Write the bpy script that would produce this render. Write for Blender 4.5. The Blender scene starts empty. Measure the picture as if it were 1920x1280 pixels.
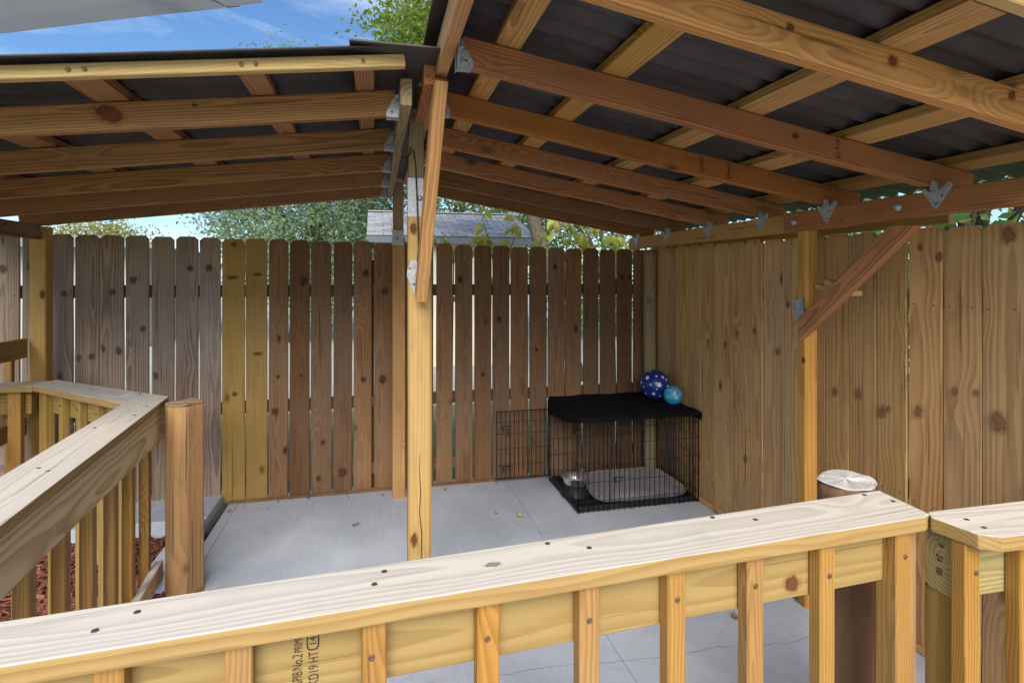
import bpy, bmesh, math, random
from mathutils import Matrix, Vector, noise
random.seed(7)
R = math.radians
sc = bpy.context.scene
col = sc.collection

# ------------------------------------------------------------------ camera
cam_d = bpy.data.cameras.new('camera')
cam = bpy.data.objects.new('camera', cam_d)
col.objects.link(cam)
cam.location = (0, 0, 1.57)
cam.rotation_euler = (R(90), 0, R(-13.57))
cam_d.sensor_width = 36
cam_d.lens = 1065 / 1920 * 36
cam_d.shift_y = -0.0625
cam_d.clip_start = 0.05
cam_d.clip_end = 2000
sc.camera = cam

# ------------------------------------------------------------------ sky, sun, exposure
SUN_AZ, SUN_EL = R(188), R(35)          # clockwise from +Y : behind the camera
world = bpy.data.worlds.new('World')
sc.world = world
world.use_nodes = True
wt = world.node_tree
for n in list(wt.nodes): wt.nodes.remove(n)
wo = wt.nodes.new('ShaderNodeOutputWorld')
bg = wt.nodes.new('ShaderNodeBackground')
sky = wt.nodes.new('ShaderNodeTexSky')
sky.sky_type = 'NISHITA'
sky.sun_disc = False
sky.sun_elevation = SUN_EL
sky.sun_rotation = SUN_AZ
sky.air_density = 1.0
sky.dust_density = 0.6
sky.ozone_density = 5.0
tcw = wt.nodes.new('ShaderNodeTexCoord')
mpw = wt.nodes.new('ShaderNodeMapping'); mpw.inputs['Scale'].default_value = (1.6, 3.2, 7.0)
mpw.inputs['Rotation'].default_value = (0.0, 0.25, 0.5)
nzw = wt.nodes.new('ShaderNodeTexNoise'); nzw.inputs['Scale'].default_value = 1.3
nzw.inputs['Detail'].default_value = 7; nzw.inputs['Roughness'].default_value = 0.62; nzw.inputs['Distortion'].default_value = 0.6
crw = wt.nodes.new('ShaderNodeValToRGB')
crw.color_ramp.elements[0].position = 0.44; crw.color_ramp.elements[0].color = (0, 0, 0, 1)
crw.color_ramp.elements[1].position = 0.74; crw.color_ramp.elements[1].color = (0.55, 0.55, 0.55, 1)
mxw = wt.nodes.new('ShaderNodeMix'); mxw.data_type = 'RGBA'
mxw.inputs['B'].default_value = (7.0, 7.6, 8.6, 1)
wt.links.new(tcw.outputs['Generated'], mpw.inputs['Vector'])
wt.links.new(mpw.outputs['Vector'], nzw.inputs['Vector'])
wt.links.new(nzw.outputs['Fac'], crw.inputs['Fac'])
wt.links.new(crw.outputs['Color'], mxw.inputs['Factor'])
hsw = wt.nodes.new('ShaderNodeHueSaturation'); hsw.inputs['Saturation'].default_value = 1.08
wt.links.new(sky.outputs['Color'], hsw.inputs['Color'])
wt.links.new(hsw.outputs['Color'], mxw.inputs['A'])
wt.links.new(mxw.outputs['Result'], bg.inputs['Color'])
bg.inputs['Strength'].default_value = 0.10
wt.links.new(bg.outputs['Background'], wo.inputs['Surface'])

sun_d = bpy.data.lights.new('sun', 'SUN')
sun = bpy.data.objects.new('sun', sun_d)
col.objects.link(sun)
sun_d.energy = 3.2
sun_d.angle = R(44)                      # the photograph shows only very soft shadows
sun_d.color = (1.0, 0.93, 0.82)
sdir = Vector((math.sin(SUN_AZ) * math.cos(SUN_EL), math.cos(SUN_AZ) * math.cos(SUN_EL), math.sin(SUN_EL)))
sun.rotation_euler = sdir.to_track_quat('Z', 'Y').to_euler()
sun.location = (-3, -6, 9)

vs = sc.view_settings
vs.view_transform = 'Standard'; vs.look = 'None'; vs.exposure = 0.78; vs.gamma = 1.0; vs.use_curve_mapping = False
sc.cycles.max_bounces = 8
sc.cycles.diffuse_bounces = 5
sc.cycles.use_denoising = True

# ------------------------------------------------------------------ object helpers
WM = {}
def put(o, M, parent=None):
    WM[o.name] = M
    if parent is not None:
        o.parent = parent
        o.matrix_parent_inverse = WM[parent.name].inverted()
    o.matrix_basis = M
    return o
def mesh_obj(name, me, mat, M=None, parent=None):
    o = bpy.data.objects.new(name, me)
    col.objects.link(o)
    if mat is not None and len(me.materials) == 0: me.materials.append(mat)
    return put(o, M if M is not None else Matrix.Identity(4), parent)
def bm_mesh(name, bm, smooth=False):
    me = bpy.data.meshes.new(name)
    bm.normal_update()
    bm.to_mesh(me); bm.free()
    if smooth:
        for p in me.polygons: p.use_smooth = True
    return me
def thing(name, label, cat, loc=(0, 0, 0), group=None):
    o = bpy.data.objects.new(name, None)
    o.empty_display_size = 0.1
    col.objects.link(o)
    put(o, Matrix.Translation(loc))
    return tag(o, label, cat, group)
def tag(o, label, cat, group=None):
    o['label'] = label; o['category'] = cat
    if group: o['group'] = group
    return o
def structure(o):
    o['kind'] = 'structure'; return o

def frame(p0, p1, up):
    """matrix with local X from p0 to p1, local Z as near `up` as possible, origin at p0"""
    p0, p1, up = Vector(p0), Vector(p1), Vector(up)
    x = (p1 - p0).normalized()
    y = up.cross(x).normalized()
    z = x.cross(y)
    M = Matrix((x, y, z)).transposed().to_4x4()
    M.translation = p0
    return M, (p1 - p0).length

def board_mesh(name, L, w, t, bev=0.003, seg=1, wob=0.0, seed=0, cut0=0.0, cut1=0.0):
    """length along X, width w along Y, thickness t along Z, centred on Y and Z; chamfered long edges."""
    bm = bmesh.new()
    b = min(bev, t * 0.3, w * 0.3)
    prof = [(-w/2 + b, -t/2), (w/2 - b, -t/2), (w/2, -t/2 + b), (w/2, t/2 - b), (w/2 - b, t/2), (-w/2 + b, t/2), (-w/2, t/2 - b), (-w/2, -t/2 + b)]
    rings = []
    for i in range(seg + 1):
        x = L * i / seg
        oy = oz = 0
        if wob:
            oy = wob * noise.noise((x * 1.3 + seed * 7.1, seed * 3.3, 0))
            oz = wob * noise.noise((x * 1.3 + seed * 7.1, seed * 3.3, 9.5))
        ring = []
        for (py, pz) in prof:
            xx = x
            if i == 0: xx += cut0 * py
            if i == seg: xx += cut1 * py
            ey = wob * 0.5 * noise.noise((x * 5 + seed, py * 9, 4.2)) if wob else 0
            ring.append(bm.verts.new((xx, py + oy + ey, pz + oz)))
        rings.append(ring)
    for a, c in zip(rings, rings[1:]):
        for k in range(8):
            bm.faces.new((a[k], a[(k + 1) % 8], c[(k + 1) % 8], c[k]))
    bm.faces.new(rings[0][::-1]); bm.faces.new(rings[-1])
    bmesh.ops.recalc_face_normals(bm, faces=bm.faces)
    return bm_mesh(name, bm)

_bn = [0]
def board(name, p0, p1, w, t, up, mat, parent, bev=0.003, seg=4, wob=0.0015, cut0=0.0, cut1=0.0):
    """a sawn board from p0 to p1 (centre line). `up` is the direction of its thickness t."""
    M, L = frame(p0, p1, up)
    _bn[0] += 1
    return mesh_obj(name, board_mesh(name, L, w, t, bev, seg, wob, _bn[0], cut0, cut1), mat, M, parent)

def prism_mesh(name, pts, h, bev=0.0, axis='Z'):
    """polygon pts (2D) extruded by h along Z (from 0 to h)"""
    bm = bmesh.new()
    lo = [bm.verts.new((p[0], p[1], 0)) for p in pts]
    hi = [bm.verts.new((p[0], p[1], h)) for p in pts]
    bm.faces.new(lo[::-1]); bm.faces.new(hi)
    n = len(pts)
    for i in range(n): bm.faces.new((lo[i], lo[(i + 1) % n], hi[(i + 1) % n], hi[i]))
    bmesh.ops.recalc_face_normals(bm, faces=bm.faces)
    if bev:
        bmesh.ops.bevel(bm, geom=list(bm.edges), offset=bev, segments=2, affect='EDGES', profile=0.6)
    return bm_mesh(name, bm)

def tube_into(bm, pts, r, n=6, closed=False):
    pts = [Vector(p) for p in pts]
    rs = r if isinstance(r, (list, tuple)) else [r] * len(pts)
    prev = None; rings = []
    for i, p in enumerate(pts):
        a = pts[max(i - 1, 0)]; b = pts[min(i + 1, len(pts) - 1)]
        d = (b - a).normalized()
        if prev is None:
            ref = Vector((0, 0, 1)) if abs(d.z) < 0.9 else Vector((1, 0, 0))
            u = d.cross(ref).normalized()
        else:
            u = (prev - d * prev.dot(d)).normalized()
        prev = u
        v = d.cross(u)
        rings.append([bm.verts.new(p + (u * math.cos(2 * math.pi * k / n) + v * math.sin(2 * math.pi * k / n)) * rs[i]) for k in range(n)])
    for a, b in zip(rings, rings[1:]):
        for k in range(n): bm.faces.new((a[k], a[(k + 1) % n], b[(k + 1) % n], b[k]))
    bm.faces.new(rings[0][::-1]); bm.faces.new(rings[-1])
def tubes(name, list_pts, r, n=5, smooth=True):
    bm = bmesh.new()
    for pts in list_pts: tube_into(bm, pts, r, n)
    bmesh.ops.recalc_face_normals(bm, faces=bm.faces)
    return bm_mesh(name, bm, smooth)
def lathe_mesh(name, prof, n=32):
    bm = bmesh.new(); rings = []
    for (r, z) in prof:
        rings.append([bm.verts.new((r * math.cos(2 * math.pi * k / n), r * math.sin(2 * math.pi * k / n), z)) for k in range(n)])
    for a, b in zip(rings, rings[1:]):
        for k in range(n): bm.faces.new((a[k], a[(k + 1) % n], b[(k + 1) % n], b[k]))
    if prof[0][0] > 1e-6: bm.faces.new(rings[0][::-1])
    if prof[-1][0] > 1e-6: bm.faces.new(rings[-1])
    bmesh.ops.remove_doubles(bm, verts=bm.verts, dist=1e-6)
    bmesh.ops.recalc_face_normals(bm, faces=bm.faces)
    return bm_mesh(name, bm, True)
def box_into(bm, lo, hi):
    v = [bm.verts.new((x, y, z)) for x in (lo[0], hi[0]) for y in (lo[1], hi[1]) for z in (lo[2], hi[2])]
    for f in ((0, 1, 3, 2), (4, 6, 7, 5), (0, 4, 5, 1), (2, 3, 7, 6), (0, 2, 6, 4), (1, 5, 7, 3)):
        bm.faces.new([v[i] for i in f])

# ------------------------------------------------------------------ materials
class NT:
    def __init__(s, name):
        s.m = bpy.data.materials.new(name); s.m.use_nodes = True
        s.t = s.m.node_tree
        for n in list(s.t.nodes): s.t.nodes.remove(n)
        s.out = s.t.nodes.new('ShaderNodeOutputMaterial')
        s.p = s.t.nodes.new('ShaderNodeBsdfPrincipled')
        s.t.links.new(s.p.outputs[0], s.out.inputs['Surface'])
    def n(s, typ, **kw):
        n = s.t.nodes.new(typ)
        for k, v in kw.items(): setattr(n, k, v)
        return n
    def l(s, a, b): s.t.links.new(a, b)
    def val(s, sock, v):
        if hasattr(v, 'is_linked') or isinstance(v, bpy.types.NodeSocket): s.l(v, sock)
        else: sock.default_value = v
    def math(s, op, a, b=0.0, c=None, clamp=False):
        n = s.n('ShaderNodeMath', operation=op, use_clamp=clamp)
        s.val(n.inputs[0], a); s.val(n.inputs[1], b)
        if c is not None: s.val(n.inputs[2], c)
        return n.outputs[0]
    def comb(s, x, y, z):
        n = s.n('ShaderNodeCombineXYZ')
        s.val(n.inputs[0], x); s.val(n.inputs[1], y); s.val(n.inputs[2], z)
        return n.outputs[0]
    def noise(s, vec, scale=1.0, detail=3.0, rough=0.5, dist=0.0):
        n = s.n('ShaderNodeTexNoise')
        if vec is not None: s.l(vec, n.inputs['Vector'])
        n.inputs['Scale'].default_value = scale; n.inputs['Detail'].default_value = detail
        n.inputs['Roughness'].default_value = rough; n.inputs['Distortion'].default_value = dist
        return n.outputs['Fac']
    def ramp(s, f, lo, hi, a=0.0, b=1.0):
        n = s.n('ShaderNodeMapRange', interpolation_type='SMOOTHSTEP')
        s.val(n.inputs[0], f)
        n.inputs[1].default_value = lo; n.inputs[2].default_value = hi
        n.inputs[3].default_value = a; n.inputs[4].default_value = b
        return n.outputs[0]
    def mix(s, f, a, b, mode='MIX'):
        n = s.n('ShaderNodeMix', data_type='RGBA', blend_type=mode)
        s.val(n.inputs['Factor'], f)
        for k, v in (('A', a), ('B', b)):
            if isinstance(v, (tuple, list)): n.inputs[k].default_value = (v[0], v[1], v[2], 1)
            else: s.l(v, n.inputs[k])
        return n.outputs['Result']
    def bump(s, h, strength, dist):
        n = s.n('ShaderNodeBump'); n.inputs['Strength'].default_value = strength; n.inputs['Distance'].default_value = dist
        s.l(h, n.inputs['Height']); s.l(n.outputs[0], s.p.inputs['Normal'])

def wood(name, light, dark, ring=70.0, ringamt=0.6, fibre=0.35, knots=1.0, knotc=None, vary=0.25, grey=None, greyamt=0.0, top=None, rough=0.72, blotch=0.35, warp=1.0, streak=0.3, grime=0.3, checks=0.6):
    """sawn softwood; grain runs along the board's own X axis, every board differs"""
    k = NT(name)
    tc = k.n('ShaderNodeTexCoord'); oi = k.n('ShaderNodeObjectInfo')
    sp = k.n('ShaderNodeSeparateXYZ'); k.l(tc.outputs['Object'], sp.inputs[0])
    r = oi.outputs['Random']
    r2 = k.math('FRACT', k.math('MULTIPLY', r, 17.37)); r3 = k.math('FRACT', k.math('MULTIPLY', r, 91.7))
    x = k.math('ADD', sp.outputs[0], k.math('MULTIPLY', r, 61.0)); y = sp.outputs[1]; z = sp.outputs[2]
    # knots
    vk = k.n('ShaderNodeTexVoronoi'); vk.feature = 'F1'; vk.inputs['Scale'].default_value = 1.0
    vk.inputs['Randomness'].default_value = 1.0
    kv = k.comb(k.math('MULTIPLY', x, 2.5), k.math('ADD', k.math('MULTIPLY', y, 4.6), k.math('MULTIPLY', r2, 9.0)), k.math('MULTIPLY', z, 1.6))
    wv = k.noise(k.comb(k.math('MULTIPLY', x, 14.0), k.math('MULTIPLY', y, 26.0), z), 1.0, 2.0, 0.5)
    k.l(kv, vk.inputs['Vector'])
    kd = k.math('ADD', vk.outputs['Distance'], k.math('MULTIPLY', k.math('SUBTRACT', wv, 0.5), 0.035))
    swirl = k.math('EXPONENT', k.math('MULTIPLY', k.math('MULTIPLY', kd, kd), -26.0))
    # growth rings, cut nearly flat
    n1 = k.noise(k.comb(k.math('MULTIPLY', x, 0.9), k.math('MULTIPLY', y, 3.0), k.math('MULTIPLY', z, 3.0)), 1.0, 2.0, 0.5)
    n2 = k.noise(k.comb(k.math('MULTIPLY', x, 3.2), k.math('MULTIPLY', y, 14.0), k.math('MULTIPLY', z, 14.0)), 1.0, 2.0, 0.5)
    yy = k.math('ADD', y, k.math('ADD', k.math('MULTIPLY', k.math('SUBTRACT', r2, 0.5), 0.11), k.math('MULTIPLY', k.math('SUBTRACT', n1, 0.5), 0.09 * warp)))
    zz = k.math('ADD', z, k.math('ADD', 0.02, k.math('ADD', k.math('MULTIPLY', r3, 0.05), k.math('MULTIPLY', k.math('SUBTRACT', n1, 0.5), -0.16 * warp))))
    rad = k.math('SQRT', k.math('ADD', k.math('MULTIPLY', yy, yy), k.math('MULTIPLY', zz, zz)))
    rad = k.math('ADD', rad, k.math('MULTIPLY', k.math('SUBTRACT', n2, 0.5), 0.012))
    rad = k.math('ADD', rad, k.math('MULTIPLY', swirl, 0.035))
    ph = k.math('FRACT', k.math('MULTIPLY', rad, ring))
    band = k.ramp(ph, 0.15, 0.85)                       # slow rise to dark latewood
    band = k.math('MULTIPLY', band, k.ramp(ph, 1.0, 0.93))
    # fibres and blotches
    fb = k.noise(k.comb(k.math('MULTIPLY', x, 5.0), k.math('MULTIPLY', y, 170.0), k.math('MULTIPLY', z, 170.0)), 1.0, 3.0, 0.6)
    bl = k.noise(k.comb(k.math('MULTIPLY', x, 1.7), k.math('MULTIPLY', y, 7.0), k.math('MULTIPLY', z, 7.0)), 1.0, 4.0, 0.55, 0.4)
    st = k.noise(k.comb(k.math('MULTIPLY', x, 0.45), k.math('MULTIPLY', y, 55.0), k.math('MULTIPLY', z, 55.0)), 1.0, 4.0, 0.65)
    f = k.math('ADD', k.math('MULTIPLY', band, ringamt), k.math('MULTIPLY', k.math('SUBTRACT', st, 0.5), streak * 2))
    f = k.math('ADD', f, k.math('MULTIPLY', k.math('SUBTRACT', fb, 0.5), fibre * 2))
    f = k.math('ADD', f, k.math('MULTIPLY', k.math('SUBTRACT', bl, 0.5), blotch * 2), clamp=True)
    c = k.mix(f, light, dark)
    if grey is not None:
        g = k.noise(k.comb(k.math('MULTIPLY', x, 0.9), k.math('MULTIPLY', y, 2.5), z), 1.0, 5.0, 0.6, 0.5)
        c = k.mix(k.math('MULTIPLY', k.ramp(g, 0.36, 0.66), greyamt), c, grey)
    if top is not None:                                  # weather-bleached upper faces, colour whitened further to hold the light from above
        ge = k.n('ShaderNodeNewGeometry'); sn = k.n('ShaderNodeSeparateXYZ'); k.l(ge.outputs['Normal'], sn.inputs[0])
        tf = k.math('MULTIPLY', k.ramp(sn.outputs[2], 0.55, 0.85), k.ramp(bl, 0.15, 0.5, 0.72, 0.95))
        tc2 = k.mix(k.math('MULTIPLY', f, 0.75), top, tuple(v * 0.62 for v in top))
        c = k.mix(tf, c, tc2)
    gm = k.noise(k.comb(k.math('MULTIPLY', x, 4.0), k.math('MULTIPLY', y, 11.0), k.math('MULTIPLY', z, 11.0)), 1.0, 5.0, 0.68, 0.6)
    c = k.mix(k.math('MULTIPLY', k.ramp(gm, 0.52, 0.74), grime), c, tuple(v * 0.5 for v in dark))
    ch = k.noise(k.comb(k.math('MULTIPLY', x, 1.6), k.math('MULTIPLY', y, 85.0), k.math('MULTIPLY', z, 85.0)), 1.0, 1.0, 0.4)
    chk = k.math('MULTIPLY', k.ramp(ch, 0.715, 0.745), checks)
    c = k.mix(chk, c, tuple(v * 0.3 for v in dark))
    # board-to-board difference
    br = k.math('ADD', 1.0 - vary, k.math('MULTIPLY', r3, vary * 2))
    hs = k.n('ShaderNodeHueSaturation'); k.l(c, hs.inputs['Color']); k.l(br, hs.inputs['Value'])
    k.l(k.math('ADD', 0.5 - 0.003, k.math('MULTIPLY', r2, 0.006)), hs.inputs['Hue'])
    k.l(k.math('ADD', 0.94, k.math('MULTIPLY', r, 0.12)), hs.inputs['Saturation'])
    c = hs.outputs[0]
    if knots > 0:
        kc = knotc or tuple(v * 0.22 for v in dark)
        halo = k.math('MULTIPLY', k.ramp(kd, 0.17 * knots, 0.06 * knots), 0.6)
        c = k.mix(halo, c, tuple(v * 0.55 for v in dark))
        core = k.math('MULTIPLY', k.ramp(kd, 0.070 * knots, 0.052 * knots), 0.9)
        c = k.mix(core, c, kc)
    k.l(c, k.p.inputs['Base Color'])
    k.p.inputs['Roughness'].default_value = rough
    k.p.inputs['Specular IOR Level'].default_value = 0.28
    h = k.math('ADD', k.math('MULTIPLY', fb, 0.6), k.math('MULTIPLY', band, 0.5))
    k.bump(h, 0.35, 0.0015)
    return k.m

def plain(name, colr, rough=0.6, metal=0.0, spec=0.4, var=0.0, scale=20.0, bump=0.0, bscale=200.0):
    k = NT(name)
    k.p.inputs['Roughness'].default_value = rough; k.p.inputs['Metallic'].default_value = metal
    k.p.inputs['Specular IOR Level'].default_value = spec
    tc = k.n('ShaderNodeTexCoord')
    if var:
        f = k.noise(tc.outputs['Object'], scale, 4.0, 0.6)
        c = k.mix(k.ramp(f, 0.3, 0.7), tuple(v * (1 - var) for v in colr), tuple(min(1, v * (1 + var)) for v in colr))
        k.l(c, k.p.inputs['Base Color'])
        k.l(k.ramp(f, 0.3, 0.7, max(0, rough - 0.12), min(1, rough + 0.12)), k.p.inputs['Roughness'])
    else:
        k.p.inputs['Base Color'].default_value = (*colr, 1)
    if bump:
        k.bump(k.noise(tc.outputs['Object'], bscale, 3.0, 0.6), bump, 0.002)
    return k.m

M_BROWN = wood('fence_wood_brown', (0.225, 0.113, 0.050), (0.088, 0.041, 0.019), ring=85, warp=0.5, ringamt=0.5, fibre=0.30, vary=0.26, grey=(0.21, 0.155, 0.105), greyamt=0.35, streak=0.45, rough=0.8, knots=0.72)
M_GREY = wood('fence_wood_grey', (0.31, 0.225, 0.168), (0.125, 0.080, 0.060), ring=80, warp=0.5, ringamt=0.7, fibre=0.30, vary=0.12, grey=(0.37, 0.305, 0.26), greyamt=0.4, streak=0.5, rough=0.82, knots=0.85, knotc=(0.05, 0.03, 0.026))
M_NEW = wood('fence_wood_new', (0.37, 0.222, 0.060), (0.24, 0.135, 0.030), ring=40, ringamt=0.25, fibre=0.16, vary=0.05, knots=0.8, knotc=(0.13, 0.075, 0.02), rough=0.75)
M_TAN = wood('fence_wood_tan', (0.62, 0.355, 0.140), (0.26, 0.122, 0.043), ring=58, warp=0.5, ringamt=0.5, fibre=0.26, vary=0.20, grey=(0.58, 0.42, 0.26), greyamt=0.22, streak=0.45, rough=0.8, knots=0.9, knotc=(0.10, 0.055, 0.03), blotch=0.5)
M_RAFT = wood('rafter_fir', (0.46, 0.185, 0.062), (0.215, 0.076, 0.023), ring=110, warp=0.5, ringamt=0.62, fibre=0.25, vary=0.10, knots=0.85, knotc=(0.10, 0.035, 0.014), rough=0.68)
M_RAFTD = wood('rafter_dark', (0.30, 0.15, 0.06), (0.14, 0.065, 0.025), ring=75, ringamt=0.62, fibre=0.25, vary=0.12, knots=0.85, knotc=(0.07, 0.03, 0.014), rough=0.7)
M_PURL = wood('purlin_pine', (0.54, 0.295, 0.095), (0.29, 0.135, 0.036), ring=105, warp=0.5, ringamt=0.65, fibre=0.22, vary=0.08, knots=0.6, rough=0.68)
M_FASC = wood('fascia_pine', (0.58, 0.41, 0.175), (0.44, 0.28, 0.09), ring=85, ringamt=0.5, fibre=0.2, vary=0.04, knots=0.0, grime=0.10, checks=0.35)
M_POST = wood('post_pine', (0.50, 0.31, 0.095), (0.36, 0.195, 0.05), ring=70, warp=0.5, ringamt=0.4, fibre=0.2, vary=0.05, knots=0.9, knotc=(0.20, 0.065, 0.02), rough=0.66)
M_POSTO = wood('post_orange', (0.56, 0.31, 0.095), (0.37, 0.18, 0.048), ring=45, ringamt=0.45, fibre=0.25, vary=0.04, knots=0.7, knotc=(0.17, 0.05, 0.018), rough=0.68)
M_POSTW = wood('post_weathered', (0.36, 0.27, 0.16), (0.19, 0.13, 0.075), ring=60, ringamt=0.6, fibre=0.4, vary=0.1, knots=0.8, rough=0.8, blotch=0.6)
M_LOG = wood('log_timber', (0.42, 0.245, 0.11), (0.26, 0.135, 0.055), ring=30, ringamt=0.4, fibre=0.45, vary=0.08, streak=0.55, blotch=0.55, knots=0.8, knotc=(0.09, 0.045, 0.025), rough=0.8)
M_LOGD = wood('log_timber_dark', (0.20, 0.105, 0.055), (0.09, 0.042, 0.022), ring=30, ringamt=0.4, fibre=0.45, streak=0.55, blotch=0.5, vary=0.08, knots=0.6, rough=0.85, grey=(0.24, 0.16, 0.11), greyamt=0.2)
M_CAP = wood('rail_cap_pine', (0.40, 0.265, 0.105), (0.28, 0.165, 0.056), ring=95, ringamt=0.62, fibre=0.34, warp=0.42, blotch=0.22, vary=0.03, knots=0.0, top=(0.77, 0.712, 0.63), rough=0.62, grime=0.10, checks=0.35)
M_APRON = wood('rail_board_treated', (0.36, 0.238, 0.075), (0.25, 0.152, 0.040), ring=46, ringamt=0.6, fibre=0.2, vary=0.05, knots=0.6, knotc=(0.12, 0.06, 0.025), rough=0.62, grime=0.10, checks=0.35)
M_BAL = wood('baluster_pine', (0.40, 0.215, 0.060), (0.27, 0.125, 0.028), ring=120, ringamt=0.65, fibre=0.2, vary=0.07, knots=0.0, rough=0.6, grime=0.10, checks=0.35)
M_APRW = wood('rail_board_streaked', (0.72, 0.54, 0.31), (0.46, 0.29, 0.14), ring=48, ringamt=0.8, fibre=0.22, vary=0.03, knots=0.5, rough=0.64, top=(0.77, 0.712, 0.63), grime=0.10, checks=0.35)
M_RAFTL = wood('rafter_brown', (0.40, 0.205, 0.088), (0.18, 0.082, 0.032), ring=105, warp=0.5, ringamt=0.62, fibre=0.28, vary=0.10, knots=0.85, knotc=(0.08, 0.033, 0.015), rough=0.7)
M_RAFTN = wood('rafter_pale_fir', (0.57, 0.29, 0.105), (0.34, 0.15, 0.048), ring=110, ringamt=0.6, fibre=0.28, vary=0.04, warp=0.5, knots=0.7, knotc=(0.10, 0.045, 0.02), rough=0.68)
M_BEAM = wood('beam_treated', (0.40, 0.32, 0.12), (0.25, 0.18, 0.06), ring=95, ringamt=0.75, fibre=0.2, vary=0.03, knots=0.0, rough=0.66)
M_STEEL = plain('galvanised_steel', (0.40, 0.415, 0.44), 0.52, 0.45, 0.5, 0.25, 60)
M_SCREW = plain('screw_brown', (0.17, 0.105, 0.07), 0.5, 0.6, 0.5, 0.3, 300)
M_INK = plain('stamp_ink', (0.035, 0.026, 0.02), 0.9)
M_BLACKW = plain('black_wire_coat', (0.012, 0.012, 0.014), 0.45, 0.0, 0.4)
M_TRAY = plain('tray_black', (0.014, 0.014, 0.017), 0.5, 0, 0.4, 0.2, 12)
M_CHROME = plain('bowl_steel', (0.82, 0.82, 0.82), 0.27, 0.9, 0.5)

# ------------------------------------------------------------------ ground, slab, kerb, mulch
def ground_mat():
    k = NT('lawn_soil'); tc = k.n('ShaderNodeTexCoord')
    f = k.noise(tc.outputs['Object'], 3.0, 6.0, 0.65); g = k.noise(tc.outputs['Object'], 60.0, 3.0, 0.6)
    c = k.mix(k.ramp(f, 0.35, 0.65), (0.16, 0.24, 0.08), (0.25, 0.31, 0.13))
    c = k.mix(k.ramp(g, 0.4, 0.7), c, (0.24, 0.27, 0.13), 'MIX')
    k.l(c, k.p.inputs['Base Color']); k.p.inputs['Roughness'].default_value = 0.95
    k.bump(g, 0.8, 0.02)
    return k.m
def concrete_mat():
    k = NT('broomed_concrete'); tc = k.n('ShaderNodeTexCoord'); sp = k.n('ShaderNodeSeparateXYZ'); k.l(tc.outputs['Object'], sp.inputs[0])
    x, y = sp.outputs[0], sp.outputs[1]
    f = k.noise(tc.outputs['Object'], 1.4, 6.0, 0.62, 0.3)
    br = k.noise(k.comb(k.math('MULTIPLY', x, 150.0), k.math('MULTIPLY', y, 3.0), 0.0), 1.0, 2.0, 0.6)
    sm = k.noise(tc.outputs['Object'], 9.0, 6.0, 0.7, 0.8)
    c = k.mix(k.ramp(f, 0.3, 0.72), (0.42, 0.475, 0.575), (0.58, 0.635, 0.74))
    c = k.mix(k.math('MULTIPLY', k.ramp(sm, 0.52, 0.72), 0.5), c, (0.40, 0.395, 0.39))
    sg = k.noise(tc.outputs['Object'], 2.7, 7.0, 0.7, 1.2)
    c = k.mix(k.math('MULTIPLY', k.ramp(sg, 0.55, 0.75), 0.4), c, (0.36, 0.34, 0.32))
    sq = k.noise(tc.outputs['Object'], 45.0, 4.0, 0.7)
    c = k.mix(k.math('MULTIPLY', k.ramp(sq, 0.6, 0.78), 0.3), c, (0.30, 0.29, 0.28))
    c = k.mix(k.math('MULTIPLY', k.ramp(br, 0.4, 0.7), 0.22), c, (0.72, 0.735, 0.77))
    # hairline cracks
    vo = k.n('ShaderNodeTexVoronoi'); vo.feature = 'DISTANCE_TO_EDGE'; vo.inputs['Scale'].default_value = 0.75
    ds = k.n('ShaderNodeTexNoise'); ds.inputs['Scale'].default_value = 5.0; ds.inputs['Detail'].default_value = 4
    k.l(tc.outputs['Object'], ds.inputs['Vector'])
    va = k.n('ShaderNodeVectorMath', operation='MULTIPLY_ADD'); k.l(ds.outputs['Color'], va.inputs[0]); va.inputs[1].default_value = (0.12, 0.12, 0); k.l(tc.outputs['Object'], va.inputs[2])
    k.l(va.outputs[0], vo.inputs['Vector'])
    gate = k.ramp(k.noise(tc.outputs['Object'], 0.9, 1.0), 0.48, 0.56)
    ck = k.math('MULTIPLY', k.ramp(vo.outputs['Distance'], 0.0032, 0.0008), gate)
    c = k.mix(k.math('MULTIPLY', ck, 0.0), c, (0.16, 0.16, 0.16))
    k.l(c, k.p.inputs['Base Color']); k.p.inputs['Roughness'].default_value = 0.85
    h = k.math('SUBTRACT', k.math('ADD', k.math('MULTIPLY', br, 0.6), k.math('MULTIPLY', sm, 0.5)), 0.0)
    k.bump(h, 0.35, 0.003)
    return k.m
M_CONC = concrete_mat()
M_GROUND = ground_mat()

bm = bmesh.new(); box_into(bm, (-60, -40, -0.6), (60, 120, -0.05))
structure(mesh_obj('ground', bm_mesh('ground', bm), M_GROUND))
structure(mesh_obj('added_pale_ground', prism_mesh('added_pale_ground', [(-22, 7.2), (22, 7.2), (22, 60), (-22, 60)], 0.02), plain('pale_ground_fill', (0.42, 0.43, 0.38), 0.9, 0, 0.3, 0.1, 2), Matrix.Translation((0, 0, -0.055))))  # pale ground added beyond the lawn so the fence gaps look bright
# patio slab in three pours with narrow joints
slab = structure(mesh_obj('concrete_slab', prism_mesh('slab_base', [(-0.99, -6), (2.6, -6), (2.6, 4.42), (-0.99, 4.42)], 0.05), plain('joint_dirt', (0.30, 0.30, 0.30), 0.95), Matrix.Translation((0, 0, -0.058))))
xs = [(-0.985, -0.925), (-0.922, 0.9865), (0.9890, 2.595)]
for i, (a, b) in enumerate(xs):
    for (y0, y1) in ((-6, 1.30), (1.306, 4.415)):
        me = prism_mesh('slab_pour', [(a, y0), (b, y0), (b, y1), (a, y1)], 0.046, 0.0012)
        mesh_obj('slab_panel', me, M_CONC, Matrix.Translation((0, 0, -0.046)), slab)
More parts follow.
